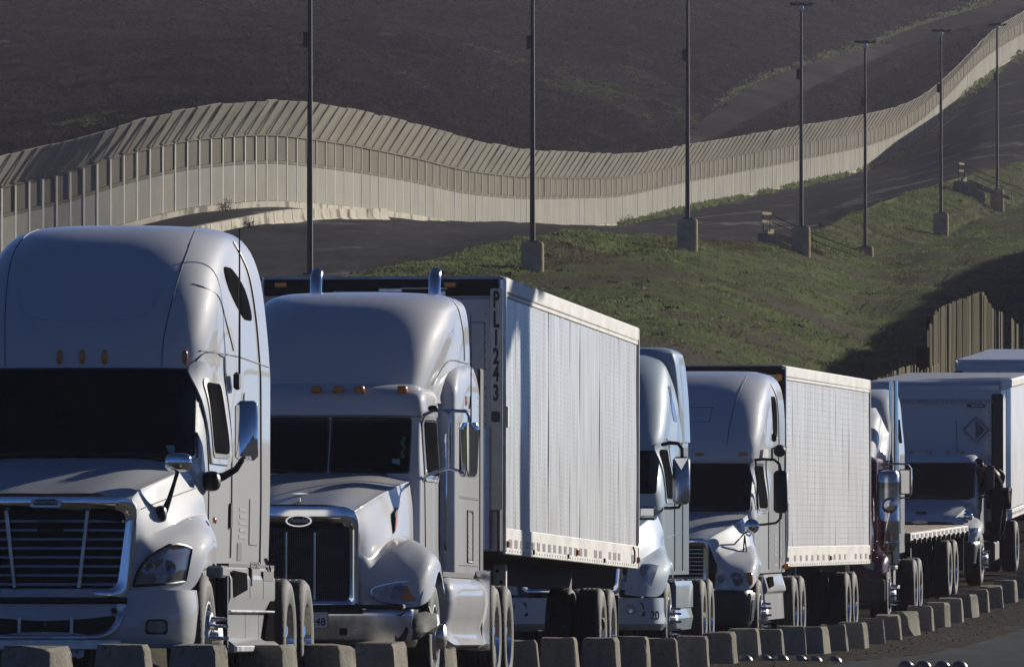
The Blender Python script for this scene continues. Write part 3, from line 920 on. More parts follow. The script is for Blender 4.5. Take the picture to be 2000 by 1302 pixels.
while cnt < 60000:
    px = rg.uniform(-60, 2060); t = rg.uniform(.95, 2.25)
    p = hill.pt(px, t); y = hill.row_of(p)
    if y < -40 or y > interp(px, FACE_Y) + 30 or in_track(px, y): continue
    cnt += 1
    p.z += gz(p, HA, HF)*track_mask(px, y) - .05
    low = px > 1345 and y > interp(px, TL)  # shaded bank below the track: its shade is put in as darker brush
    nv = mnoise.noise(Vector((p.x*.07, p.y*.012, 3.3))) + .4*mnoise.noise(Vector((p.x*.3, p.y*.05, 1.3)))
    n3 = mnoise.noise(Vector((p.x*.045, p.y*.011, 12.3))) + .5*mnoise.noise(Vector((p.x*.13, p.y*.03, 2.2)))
    key = 'dark_and_shade_bush' if low else 'dark_and_shade_bush' if n3 > .18 and rg.random() < .75 else 'brush_grey' if n3 < -.15 and rg.random() < .7 else 'brush_green' if nv > .55 else 'brush_grey' if rg.random() < .30 else 'dark_and_shade_bush' if rg.random() < .2 else 'brush_leaf'
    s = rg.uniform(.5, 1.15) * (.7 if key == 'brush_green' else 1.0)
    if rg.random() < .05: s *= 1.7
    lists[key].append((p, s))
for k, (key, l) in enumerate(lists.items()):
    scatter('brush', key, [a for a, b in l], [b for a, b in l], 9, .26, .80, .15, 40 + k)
# loose stones on the verge
sv, sf = [], []
for k in range(700):
    d = rg.uniform(100, 190); x = blkx(d) + rg.uniform(-.4, .9)
    z = verge_z(x, d); r = rg.uniform(.005, .022)
    o0 = len(sv)
    sv += [(x + r*a*rg.uniform(.7,1.2), d + r*b*rg.uniform(.7,1.2), z + r*c*.7) for a, b, c in ((1,0,0),(-1,0,0),(0,1,0),(0,-1,0),(0,0,1),(0,0,-1))]
    sf += [(o0+a, o0+b, o0+c) for a, b, c in ((0,2,4),(2,1,4),(1,3,4),(3,0,4),(2,0,5),(1,2,5),(3,1,5),(0,3,5))]
o = link('loose_stones', raw_mesh('loose_stones', MATS['gravel'], np.array(sv), np.array(sf))); o['kind'] = 'stuff'
# dark shrubs at the wall foot and barrier
for px, y, s, lab in ((440, 412, .38, 'dark shrub against the wall foot left of the barrier'), (487, 450, .36, 'small dark shrub in front of the barrier left end'), 
                      (1228, 440, .5, 'low dark shrub at the corner where the road meets the wall')):
    d = interp(px, WALL_D) - (6 if px in (440, 1228, 643) else 42)
    q = P(px, y, d)
    t = thing('shrub', lab, 'shrub', q)
    rg2 = np.random.default_rng(int(px)); n = 500
    c = np.stack([rg2.normal(0, .35, n), rg2.normal(0, .3, n), np.abs(rg2.normal(.4, .25, n))], 1) * s * 1.4
    dv = rg2.normal(0, .08, (n, 3)) * s; dv2 = rg2.normal(0, .08, (n, 3)) * s
    v = np.empty((n*3, 3)); v[0::3] = c; v[1::3] = c + dv; v[2::3] = c + dv2
    link('foliage', raw_mesh('foliage', MATS['dark_and_shade_bush'], v, np.arange(n*3).reshape(n, 3)), t)
    MB().tube([(0,0,-.2),(.02,0,.2*s),(.0,.02,.6*s)], [.05*s,.035*s,.015*s], 5).build('stem', MATS['dark_and_shade_bush'], t)

# the dark wood behind the camera that the mirrors and chrome look back at
wv, n = [], 0
rgw = np.random.default_rng(5)
cent, siz = [], []
for k in range(260):
    a = math.radians(rgw.uniform(-172, -12)); r = rgw.uniform(95, 150)
    h = rgw.uniform(7, 15)
    for j in range(10):
        cent.append((r*math.cos(a) + rgw.normal(0, 1.8), r*math.sin(a) + rgw.normal(0, 1.8), -3 + h*rgw.uniform(.05, .9))); siz.append(rgw.uniform(2.0, 3.6))
scatter('wood', 'dark_and_shade_bush', cent, siz, 14, .9, .9, .28, 99)
# ------------------------------------------------------------------ the air
hz = bpy.data.materials.new('haze'); hz.use_nodes = True
hn = hz.node_tree; hn.nodes.clear(); hz.cycles.homogeneous_volume = True
pv = hn.nodes.new('ShaderNodeVolumePrincipled'); pv.inputs['Color'].default_value = (.78, .76, .92, 1); pv.inputs['Density'].default_value = .00009; pv.inputs['Anisotropy'].default_value = .2
ho = hn.nodes.new('ShaderNodeOutputMaterial'); hn.links.new(pv.outputs[0], ho.inputs['Volume'])
hb = MB().box((0, 500, 72), (3000, 4100, 160)).build('haze', hz, smooth=False); hb['kind'] = 'stuff'
# ================================================================== vehicles
def place(px, d, yaw, slope):
    """a vehicle's frame: x to the driver's left (right in the picture), y towards its rear, z up"""
    return (P(px, 0, d).x, d, -hroad(d)), (-math.atan(slope), 0, -math.radians(yaw))

class Body:
    """a cab as a stack of plans: (z, front y, rear y, half width at front, corner depth, roundness, half width at rear)"""
    def __init__(self, keys, ls=1.4):
        self.k = keys; self.ls = ls
        self.tabs = [[(q[0], q[i]) for q in keys] for i in range(1, 7)]
    def par(self, z): return [interp(z, t) for t in self.tabs]
    def front(self, x, z):
        yf, yr, w, D, n, wr = self.par(z)
        s = min(1.0, (abs(x) / w) ** (n / 2)); c = math.sqrt(max(0, 1 - s*s))
        return Vector((x, yf + D*(1 - c ** (2 / n)), z))
    def side(self, y, z, sg=1):
        yf, yr, w, D, n, wr = self.par(z)
        if y >= yf + D:
            e = min(1, (y - yf - D) / self.ls); e = e*e*(3 - 2*e)
            return Vector((sg*(w + (wr - w)*e), y, z))
        c = max(0, 1 - max(0, y - yf) / D) ** (n / 2); s = math.sqrt(max(0, 1 - c*c))
        return Vector((sg*w*s ** (2 / n), max(y, yf), z))
    def ring(self, z, nf=14, ns=10):
        yf, yr, w, D, n, wr = self.par(z)
        R = []
        for k in range(nf + 1):
            a = math.pi/2 * (k / nf)
            R.append(Vector((w*math.sin(a) ** (2/n) if a > 0 else 0, yf + D*(1 - max(0, math.cos(a)) ** (2/n)), z)))
        for k in range(1, ns + 1):
            R.append(self.side(yf + D + (yr - yf - D)*k/ns, z))
        L = [Vector((-p.x, p.y, p.z)) for p in R[1:]][::-1]
        return L + R
    def mesh(self, zs):
        zz = [zs[0]]
        for a, b in zip(zs[:-1], zs[1:]):
            k = 3 if b - a > .07 else 1
            zz += [a + (b - a)*i/k for i in range(1, k + 1)]
        rings = [self.ring(z) for z in zz]
        m = MB().grid(rings, wrap=True)
        m.poly(rings[0][::-1]); 
        top = rings[-1]; n = len(top)
        for k in range(n // 2):
            a, b = top[k], top[n-1-k]
        m.poly(top)
        return m

def zsamples(z0, z1, n, dense=1.0):
    return [z0 + (z1 - z0) * (1 - (1 - i/n) ** dense) for i in range(n + 1)]

def patch(fn, u0, u1, v0, v1, off=.006, r=(.2, .2), nu=14, nv=14, taper=None, out=Vector((0,-1,0)), skirt=.015):
    """a rounded panel lying just proud of surface fn(u,v)"""
    G = []
    for j in range(nv + 1):
        b = -math.cos(math.pi * j / nv)
        wf = 1.0
        e = abs(b) - (1 - r[1])
        if e > 0 and r[1] > 0:
            wf = 1 - r[0]*(1 - math.sqrt(max(0, 1 - (e/r[1])**2)))
        v = v0 + (v1 - v0)*(b + 1)/2
        a0, a1 = (u0, u1) if taper is None else taper(v)
        row = []
        for i in range(nu + 1):
            a = (2*i/nu - 1)*wf
            u = a0 + (a1 - a0)*(a + 1)/2
            p = fn(u, v)
            h = 1e-3
            nrm = (fn(u + h, v) - fn(u - h, v)).cross(fn(u, v + h) - fn(u, v - h))
            if nrm.length < 1e-12: nrm = Vector(out)
            nrm.normalize()
            if nrm.dot(out) < 0: nrm = -nrm
            row.append((p + nrm*off, p - nrm*skirt))
        G.append(row)
    m = MB().grid([[q[0] for q in r_] for r_ in G])
    edge = [(0, i) for i in range(nu + 1)] + [(j, nu) for j in range(1, nv + 1)] + [(nv, i) for i in range(nu - 1, -1, -1)] + [(j, 0) for j in range(nv - 1, 0, -1)]
    m.grid([[G[j][i][0] for j, i in edge], [G[j][i][1] for j, i in edge]], wrap=True)
    return m

def front_panel(body, name, matn, parent, x0, x1, z0, z1, **kw):
    return patch(body.front, x0, x1, z0, z1, **kw).build(name, MATS[matn], parent, ang=50)
def side_panel(body, name, matn, parent, y0, y1, z0, z1, sg=1, **kw):
    return patch(lambda u, v: body.side(u, v, sg), y0, y1, z0, z1, out=Vector((sg, 0, 0)), **kw).build(name, MATS[matn], parent, ang=50)
def dense(pts, k=7):
    pts = [Vector((a, b, 0)) for a, b in pts]
    return [tuple(catmull(pts, i / k))[:2] for i in range(k*(len(pts) - 1) + 1)]
def side_line(body, pts, r, name, matn, parent, sg=1, off=.002):
    m = MB().tube([body.side(y, z, sg) + Vector((sg*(off + .002), 0, 0)) for y, z in dense(pts)], r, 4)
    return m.build(name, MATS[matn], parent)
def seam(body, pts, r, name, matn, parent, sg=1):
    q = [(body.front(a*sg, z) + Vector((0, -.004, 0))) if k == 'f' else (body.side(a, z, sg) + Vector((sg*.004, 0, 0))) for k, a, z in pts]
    return MB().tube([catmull(q, i/6) for i in range(6*(len(q) - 1) + 1)], r, 4).build(name, MATS[matn], parent)
def front_line(body, pts, r, name, matn, parent, off=.002):
    m = MB().tube([body.front(x, z) + Vector((0, -off - .002, 0)) for x, z in dense(pts)], r, 4)
    return m.build(name, MATS[matn], parent)

def sharpen(rows, cols):
    out = []
    for r in rows:
        q = []
        for j, p in enumerate(r):
            p = Vector(p)
            if j in cols:
                q += [p.lerp(Vector(r[j-1]), .16), p, p.lerp(Vector(r[j+1]), .16)]
            else: q.append(p)
        out.append(q)
    return out
def nose(rows, nu=24, nv=44, sharp=(2, 4)):
    g = net(sharpen(rows, sharp), nu, nv)
    return MB().grid(g).mirror()
def nose_seam(t, rows, col, r, u0=.0, u1=1.0, sharp=(2, 4), mt='ink_grey'):
    g = net(sharpen(rows, sharp), 24, 1100)
    m = len(rows[0]) - 1 + 2*len(sharp)
    c = col + sum(2 if col > k else 0 for k in sharp)
    pts = [g[i][int(1100*c/m)] + Vector((.003, -.003, .003)) for i in range(int(24*u0), int(24*u1) + 1)]
    for sg in (1, -1):
        MB().tube([Vector((p.x*sg, p.y, p.z)) for p in pts], r, 4).build('hood_seam', MATS[mt], t)
def rrect(cx, cz, w0, w1, z0, z1, r, n=6):
    """rounded trapezoid outline in x,z: half width w0 at z0, w1 at z1"""
    c = [(-w0, z0), (w0, z0), (w1, z1), (-w1, z1)]
    out = []
    for i in range(4):
        p = Vector(c[i]); a = Vector(c[i-1]); b = Vector(c[(i+1) % 4])
        d1 = (a - p).normalized(); d2 = (b - p).normalized()
        rr = r[i] if isinstance(r, (list, tuple)) else r
        for k in range(n + 1):
            t = k / n
            q = (p + d1*rr)*(1-t)**2 + p*2*t*(1-t) + (p + d2*rr)*t*t
            out.append((q.x + cx, q.y + cz))
    return out

def frame_ring(outer, inner, yfn, proud=.03, back=.05):
    """a raised frame between two outlines with the same number of points"""
    n = len(outer)
    rows = [[Vector((x, yfn(x, z) + back, z)) for x, z in outer],
            [Vector((x, yfn(x, z) - proud*.6, z)) for x, z in outer],
            [Vector(((xo*.62+xi*.38), yfn(xo, zo) - proud, (zo*.62+zi*.38))) for (xo, zo), (xi, zi) in zip(outer, inner)],
            [Vector(((xo*.3+xi*.7), yfn(xo, zo) - proud*.9, (zo*.3+zi*.7))) for (xo, zo), (xi, zi) in zip(outer, inner)],
            [Vector((x, yfn(x, z) - proud*.2, z)) for x, z in inner],
            [Vector((x, yfn(x, z) + back, z)) for x, z in inner]]
    return MB().grid(rows, wrap=True)

TYRE_R = .52
def make_wheel_meshes():
    r, w = TYRE_R, .28
    pr = [(.295,-w),(.36,-w-.012),(.43,-w-.012),(.49,-w+.012),(r-.008,-w+.028),(r,-w+.045)]
    for g in (.085, .14, .195):
        pr += [(r,-w+g-.008),(r-.015,-w+g-.006),(r-.015,-w+g+.006),(r,-w+g+.008)]
    pr += [(r,-.045),(r-.008,-.028),(.492,-.012),(.475,.004),(.43,.012),(.40,.010),(.36,.012),(.32,.0),(.295,-.006)]
    ty = MB().lathe(pr, n=40).mesh('tyre', MATS['tyre'], 35)
    steer = MB().lathe([(.30,-.10),(.30,-.008),(.306,.004),(.29,.006),(.275,-.03),(.245,-.035),(.215,.03),(.12,.045),(.115,.10),(.085,.115),(0,.12)], n=32)
    sm = steer.mesh('wheel', MATS['aluminium'], 35)
    drive = MB().lathe([(.30,-.10),(.30,-.006),(.306,.004),(.29,.004),(.272,-.035),(.262,-.15),(.235,-.168),(.14,-.168),(.125,-.10),(.12,-.03),(.09,-.015),(0,-.015)], n=32)
    dm = drive.mesh('wheel', MATS['chrome'], 35)
    nuts = MB(); nutd = MB()
    for k in range(10):
        a = 2*math.pi*k/10
        c, s = .168*math.cos(a), .168*math.sin(a)
        nuts.lathe([(.021,.03),(.021,.075),(.016,.083),(.016,.135),(.010,.150),(0,.152)], (0, c, s), 'x', 8)
        nutd.lathe([(.017,-.17),(.017,-.125),(.011,-.115),(0,-.113)], (0, c, s), 'x', 6)
    holes = MB()
    for k in range(10):
        a = 2*math.pi*(k+.5)/10
        holes.lathe([(0,-.022),(.02,-.021),(.024,-.03)], (.012, .262*math.cos(a), .262*math.sin(a)), 'x', 8)
    return ty, sm, dm, nuts.mesh('nut_ring', MATS['chrome'], 35), nutd.mesh('nut_ring', MATS['dull_chrome'], 35), holes.mesh('hand_holes', MATS['grille_black'])
TY, WS, WD, NUT, NUTD, HOLES = make_wheel_meshes()
def wheel(parent, x, y, kind, r=TYRE_R, z=None, sg=1, big_nuts=True, rim=None):
    o = link('wheel', WS if kind == 'steer' else WD, parent, (sg*x, y, z if z is not None else r), (0, 0, 0 if sg > 0 else math.pi))
    o.scale = (1, r/TYRE_R, r/TYRE_R)
    link('tyre', TY, o)
    if kind == 'dual': link('tyre', TY, o, (-.34, 0, 0))
    if kind == 'steer':
        if big_nuts: link('nut_ring', NUT, o)
        link('hand_holes', HOLES, o)
    else: link('nut_ring', NUTD, o)
    return o
def axle(parent, x, y, kind, **kw):
    for sg in (1, -1): wheel(parent, x, y, kind, sg=sg, **kw)

def mirror_box(parent, name, c, s, matn, glass=True, bev=.03):
    o = MB().box(c, s, bev).build(name, MATS[matn], parent, ang=50)
    return o

def blob(c, s, n=14, ex=2.6):
    """a rounded pillow shape"""
    G = []
    def sp(v): return math.copysign(abs(v) ** (2/ex), v)
    for i in range(n + 1):
        a = -math.pi/2 + math.pi*i/n
        G.append([Vector((c[0] + s[0]/2*sp(math.cos(a))*sp(math.cos(2*math.pi*j/(2*n))), c[1] + s[1]/2*sp(math.cos(a))*sp(math.sin(2*math.pi*j/(2*n))), c[2] + s[2]/2*sp(math.sin(a)))) for j in range(2*n)])
    return MB().grid(G, wrap=True)

def chassis(t, y0, y1, z=.75, w=.43):
    m = MB()
    for sg in (-1, 1): m.box((sg*w, (y0+y1)/2, z), (.10, y1-y0, .28))
    for k in range(5): m.box((0, y0 + (y1-y0)*(k+.5)/5, z), (2*w, .12, .2))
    m.build('chassis', MATS['under_black'], t, smooth=False)

def rivet_row(m, pts, r=.006):
    for p, n in pts:
        m.box(p, (r*2, r*2, r*2))

def plate(t, name, c, txt, size, label, top=None, w=.305, h=.152, align='CENTER', dx=0.0):
    p = MB().box(c, (w, .008, h), .003).build(name, MATS['plate_white'], t)
    p['label'] = label
    text_mesh('plate_number', txt, size, MATS['ink_blue'], p, (c[0] + dx, c[1] - .006, c[2] - .018), (math.pi/2, 0, 0), bold=.002, align=align)
    if top:
        text_mesh('plate_heading', top, .034, MATS['ink_red'], p, (c[0], c[1] - .006, c[2] + .053), (math.pi/2, 0, 0), shear=.25, bold=.0008)
    return p

# ------------------------------------------------------------------ nearest truck: silver, raised roof
def truck_one():
    loc, rot = place(86, 84, 5.5, .0135)
    t = thing('semi_truck', 'nearest silver semi truck with slatted chrome grille, cut by the left edge', 'truck', loc, rot, 'semi trucks in the queue')
    S = 'silver_paint'
    B = Body([(1.10,2.05,6.2,1.04,.55,5,1.09),(1.85,1.75,6.25,1.05,.75,3.6,1.10),(2.05,1.66,6.25,1.04,.85,3.2,1.10),(2.45,1.96,6.25,1.01,.85,3.2,1.10),(2.76,2.20,6.25,.99,.85,3.2,1.10),
              (2.95,2.24,6.25,1.00,.85,3.2,1.09),(3.25,2.42,6.2,1.02,1.0,3.2,1.07),(3.6,2.80,6.15,.99,1.2,3.2,1.03),(3.82,3.20,6.1,.95,1.35,3.1,.97),(3.95,3.60,6.0,.90,1.5,3.0,.90),(4.02,4.00,5.8,.82,1.6,2.8,.82),(4.055,4.5,5.6,.70,1.3,2.6,.71),(4.065,4.8,5.4,.55,.9,2.4,.56)], ls=1.1)
    B.mesh([1.10,1.3,1.5,1.7,1.85,1.95,2.05,2.15,2.25,2.35,2.45,2.55,2.65,2.76,2.85,2.95,3.05,3.15,3.25,3.35,3.45,3.55,3.65,3.74,3.82,3.88,3.93,3.97,4.0,4.02,4.04,4.055,4.062,4.065]).build('cab', MATS[S], t, ang=50)
    rows = [[(0,.14,1.70),(.40,.15,1.70),(.69,.20,1.65),(.725,.23,1.50),(.72,.24,1.35),(.705,.24,1.2),(.685,.24,1.05),(.665,.24,.90)],
            [(0,.50,1.79),(.42,.50,1.785),(.71,.50,1.73),(.765,.46,1.53),(.80,.42,1.37),(.85,.40,1.24),(.89,.38,1.07),(.90,.36,.90)],
            [(0,.95,1.89),(.48,.95,1.885),(.79,.92,1.80),(.88,.88,1.60),(.94,.85,1.45),(1.03,.80,1.33),(1.10,.77,1.15),(1.11,.74,.92)],
            [(0,1.40,1.97),(.53,1.40,1.965),(.87,1.38,1.87),(.97,1.36,1.66),(1.02,1.32,1.52),(1.12,1.25,1.42),(1.19,1.18,1.30),(1.20,1.12,1.15)],
            [(0,1.80,2.04),(.57,1.84,2.03),(.93,1.96,1.94),(1.04,2.02,1.72),(1.07,2.02,1.56),(1.12,1.95,1.45),(1.18,1.85,1.33),(1.19,1.78,1.12)]]
    nose(rows).build('hood', MATS[S], t, ang=55)
    nose_seam(t, rows, 2.7, .005, .22, 1.0)
    # grille
    yf = lambda x, z: .13 + .10*abs(x/.7)**2.5 + .03*(1.3 - z)*0
    outer = rrect(0, 0, .665, .745, .845, 1.675, (.13,.13,.17,.17)); inner = rrect(0, 0, .575, .655, .925, 1.565, (.09,.09,.11,.11))
    g = frame_ring(outer, inner, yf, .035, .12).build('grille_surround', MATS['chrome'], t, ang=45)
    MB().poly([Vector((x, .26, z)) for x, z in inner]).build('grille_backing', MATS['grille_black'], t)
    for k in range(8):
        z = .955 + k*.0735
        hw = .58 + (z - .925)*.125
        m = MB()
        G = []
        for i in range(13):
            x = -hw + 2*hw*i/12
            y = yf(x, z) + .035
            G.append([Vector((x, y + .010, z + .015)), Vector((x, y - .003, z - .005)), Vector((x, y + .006, z - .010)), Vector((x, y + .04, z + .012))])
        m.grid(G, wrap=True).build('grille_bar', MATS['chrome'], t, ang=60)
    for sg in (1, -1):
        m = MB(); a0, a1 = .265*sg, .335*sg
        m.box((0, 0, 0), (.032, .04, .64), .006, rot=Matrix.Rotation(math.atan2(a1 - a0, .62), 3, 'Y'))
        m.build('grille_post', MATS['dull_chrome'], t, ((a0 + a1)/2, .152, 1.245))
    # emblem
    em = MB().prism(rrect(0, 0, .135, .115, -.036, .036, .03), -.012, .012, 'y').build('emblem', MATS['dull_chrome'], t, (-.0, .088, 1.622), ang=30)
    MB().prism(rrect(0, 0, .105, .09, -.021, .026, .02), -.004, .004, 'y').build('emblem_field', MATS['ink_black'], em, (0, -.012, .004))
    text_mesh('emblem_lettering', 'FREIGHTLINER', .034, MATS['rail_white'], em, (0, -.018, .006), (math.pi/2, 0, 0), bold=.0008)
    # bumper
    Bp = Body([(.44,.12,1.0,1.12,.75,2.7,1.14),(.52,.08,.86,1.15,.78,2.7,1.17),(.75,.09,.80,1.16,.78,2.7,1.18),(.915,.14,.80,1.14,.74,2.6,1.17)], ls=.1)
    Bp.mesh(zsamples(.44, .915, 8)).build('bumper', MATS[S], t, ang=45)
    yb = lambda x, z: Bp.front(x, max(.44, min(.91, z))).y
    lo = rrect(0, 0, .565, .665, .50, .80, (.20,.20,.03,.03)); li = rrect(0, 0, .50, .59, .555, .70, (.10,.10,.05,.05))
    frame_ring(lo, li, yb, .022, .03).build('lower_grille_frame', MATS['dull_chrome'], t, ang=45)
    G = [[Vector((x*s, yb(x*s, z) - .008, .63 + (z - .63)*s)) for x, z in li] for s in (1, .66, .33, .02)]
    MB().grid(G, wrap=True).build('lower_grille', MATS['grille_black'], t)
    for sg in (1, -1):
        MB().box((.215*sg, yb(.2, .63) - .012, .628), (.03, .012, .145), .004).build('lower_grille_post', MATS['dull_chrome'], t)
        MB().lathe([(0,-.006),(.024,-.006),(.026,.0)], (.56*sg, yb(.56, .75) - .020, .745), 'y', 14).build('tow_hole', MATS['grille_black'], t)
    MB().grid([[Vector((x, yb(x, .82) - .012 - .01*(k == 1), z)) for x in np.linspace(-.66, .66, 20)] for k, z in enumerate((.80, .82, .855))]).build('bumper_gap', MATS['grille_black'], t)
    for sg in (1, -1):
        fo = [(x + .89*sg, z) for x, z in rrect(0, .615, .085, .082, -.062, .062, .035)]
        fi = [(x + .89*sg, z) for x, z in rrect(0, .615, .066, .064, -.045, .045, .028)]
        f = frame_ring(fo, fi, yb, .012, .02).build('fog_lamp', MATS['black_plastic'], t)
        MB().poly([Vector((x, yb(x, z) - .004, z)) for x, z in fi]).build('lamp_lens', MATS['lens_dark'], f)
        # headlight
        C = [[(.70,.335,.945),(.735,.345,1.06),(.83,.375,1.19),(.97,.52,1.285)],
             [(.82,.345,.955),(.85,.36,1.07),(.92,.42,1.20),(1.03,.60,1.29)],
             [(.96,.43,.965),(.985,.47,1.07),(1.02,.56,1.20),(1.08,.72,1.275)],
             [(1.075,.665,.985),(1.09,.69,1.07),(1.105,.74,1.18),(1.11,.80,1.255)]]
        C = [[Vector((x*sg, y - .012 - .075*(1 - k/3)**1.3, z)) for x, y, z in r] for k, r in enumerate(C)]
        g2 = net(C, 10, 10)
        hl = MB().grid(g2).build('headlight', MATS['lens_dark'], t)
        bd = [g2[i][0] for i in range(11)] + [g2[10][j] for j in range(1, 11)] + [g2[i][10] for i in range(9, -1, -1)] + [g2[0][j] for j in range(9, 0, -1)]
        MB().tube(bd + [bd[0]], .011, 5).build('headlight_seal', MATS['black_plastic'], hl)
        for u, v, r in ((.28, .42, .055), (.62, .45, .06)):
            q = g2[int(u*10)][int(v*10)]
            MB().lathe([(0,.012),(r*.35,.002),(r*.4,-.006),(r,-.012),(r*1.08,-.004)], q + Vector((0, -.006, 0)), 'y', 16).build('reflector', MATS['lamp_glass'], hl)
    MB().box((0, yb(0,.5) - .01, .47), (1.24, .03, .09), .01).build('plate_bar', MATS['aluminium'], t)
    plate(t, 'licence_plate', (-.165, yb(0,.45) - .035, .445), '1', .075, 'worn white plate at the left', w=.305, dx=-.11)
    plate(t, 'licence_plate', (.165, yb(0,.45) - .035, .445), '1     13', .078, 'white plate with a red heading and a number ending in 13', top='California', dx=.0)
    # glass
    front_panel(B, 'windshield_seal', 'black_plastic', t, -1, 1, 1.985, 2.775, off=.004, r=(.10,.16), taper=lambda z: (-(1.005 - .07*(z-2.0)/.75), 1.005 - .07*(z-2.0)/.75), nu=26)
    ws = front_panel(B, 'windshield', 'glass', t, -1, 1, 2.01, 2.755, off=.012, r=(.10,.16), taper=lambda z: (-(.982 - .07*(z-2.0)/.75), .982 - .07*(z-2.0)/.75), nu=26)
    MB().box(tuple(B.front(.80, 2.09) + Vector((0,-.018,0))), (.075, .006, .065), .002, rot=Matrix.Rotation(.3, 3, 'Z')).build('inspection_sticker', MATS['sticker'], ws)
    for x0, x1 in ((-.75, -.05), (.15, .85)):
        MB().tube([B.front(x, z) + Vector((0,-.035,0)) for x, z in ((x1, 1.985), (x1 - .1, 2.015), ((x0+x1)/2, 2.035), (x0, 2.04))], [.014,.012,.008,.007], 5).build('wiper', MATS['black_plastic'], t)
    for x in (-.19, 0, .19, .84, -.84):
        blob(tuple(B.front(x, 2.865) + Vector((0, -.004, 0))), (.05, .04, .125), 8).build('marker_light', MATS['amber'], t)
    front_line(B, [(.66,2.79),(.67,3.0),(.70,3.3),(.73,3.6),(.74,3.8),(.72,3.95),(.68,4.02)], .004, 'roof_seam', 'ink_grey', t)
    front_line(B, [(-.66,2.79),(-.67,3.0),(-.70,3.3),(-.73,3.6),(-.74,3.8),(-.72,3.95),(-.68,4.02)], .004, 'roof_seam', 'ink_grey', t)
    front_line(B, [(-.60,3.45),(-.55,3.27),(-.40,3.19),(0,3.175),(.40,3.19),(.55,3.27),(.60,3.45)], .004, 'roof_crease', 'silver_paint', t)
    for sg in (1, -1):
        side_panel(B, 'door_frame', S, t, 2.42, 3.42, 1.98, 2.84, sg, off=.022, r=(.25,.22))
        w = side_panel(B, 'window_seal', 'black_plastic', t, 2.55, 3.30, 2.03, 2.70, sg, off=.030, r=(.25,.22))
        side_panel(B, 'side_window', 'smoked', w, 2.60, 3.25, 2.07, 2.66, sg, off=.036, r=(.25,.22))
        side_line(B, [(2.35,1.35),(2.38,2.0),(2.50,2.8),(3.0,2.93),(3.5,2.9)], .006, 'door_gap', 'ink_black', t, sg)
        side_line(B, [(3.52,1.2),(3.52,2.0),(3.52,2.9)], .007, 'door_gap', 'ink_black', t, sg)
        side_line(B, [(2.6,2.93),(3.6,2.925),(5.0,2.90),(6.2,2.88)], .006, 'roof_gap', 'ink_grey', t, sg)
        side_line(B, [(5.55,1.15),(5.55,2.0),(5.5,2.9),(5.40,3.4),(5.25,3.75),(5.1,3.93)], .012, 'fairing_gap', 'ink_black', t, sg)
        side_panel(B, 'door_handle', 'black_plastic', t, 3.40, 3.50, 1.45, 1.66, sg, off=.02, r=(.4,.4), nu=5, nv=5)
        side_panel(B, 'roof_window', 'smoked', t, 3.9, 4.95, 3.25, 3.68, sg, off=.008, r=(.6,.9), taper=lambda z: (3.75 + (3.68 - z)*1.5, 4.55 + (3.68 - z)*1.75))
        seam(B, [('f',.84,3.50),('f',.93,3.47),('s',3.35,3.40),('s',3.62,3.24),('s',3.80,3.05),('s',3.86,2.96)], .005, 'panel_seam', 'ink_grey', t, sg)
        side_panel(B, 'locker_door', S, t, 4.75, 5.40, 1.32, 1.72, sg, off=.010, r=(.12,.1))
        side_panel(B, 'vent_panel', S, t, 4.3, 5.3, 2.15, 2.62, sg, off=.014, r=(.2,.2))
        for k in range(5):
            side_panel(B, 'door_lettering', 'ink_grey', t, 4.05 + .03*(k % 2), 4.50 + .05*(k % 3), 1.60 - .058*k, 1.63 - .058*k, sg, off=.004, r=(0,0), nu=3, nv=2)
        side_panel(B, 'step_slot', 'grille_black', t, 3.95, 4.25, 1.18, 1.33, sg, off=.006, r=(0,0), nu=3, nv=3)
        blob((1.155*sg, 1.93, 1.50), (.035, .11, .055), 7).build('side_marker', MATS['amber'], t)
        MB().box((1.12*sg, 4.0, 1.075), (.14, 3.6, .10), .02).build('cab_sill', MATS[S], t)
    # driver-side mirrors and aerial (both sides of the cab)
    for sg in (1, -1):
        MB().box((1.36*sg, 2.46, 2.255), (.185, .11, .50), .035).build('mirror', MATS['chrome'], t, ang=50)
        MB().box((1.30*sg, 2.53, 2.25), (.10, .10, .48), .03).build('mirror_frame', MATS['black_plastic'], t)
        MB().tube([(1.33*sg,2.48,2.03),(1.27*sg,2.42,1.93),(1.18*sg,2.32,1.87),(1.08*sg,2.22,1.84)], [.022,.028,.034,.05], 8).build('mirror_arm', MATS['black_plastic'], t)
        blob((1.09*sg, 2.22, 1.83), (.16, .22, .17), 8).build('mirror_mount', MATS['black_plastic'], t)
        blob((.985*sg, .88, 1.965), (.225, .14, .155), 10, 3.2).build('hood_mirror', MATS['chrome'], t)
        MB().tube([(.98*sg,.90,1.90),(.955*sg,.86,1.80),(.92*sg,.80,1.66),(.88*sg,.76,1.55)], [.018,.016,.022,.034], 7).build('hood_mirror_stalk', MATS['black_plastic'], t)
        blob((.86*sg, .74, 1.54), (.10, .16, .14), 7).build('stalk_foot', MATS['black_plastic'], t)
    MB().tube([(1.14,3.72,2.76),(1.14,3.72,3.4),(1.137,3.72,4.0)], [.011,.009,.006], 6).build('aerial', MATS['ink_black'], t)
    MB().box((1.12, 3.72, 2.70), (.05, .16, .15), .02).build('aerial_mount', MATS['black_plastic'], t)
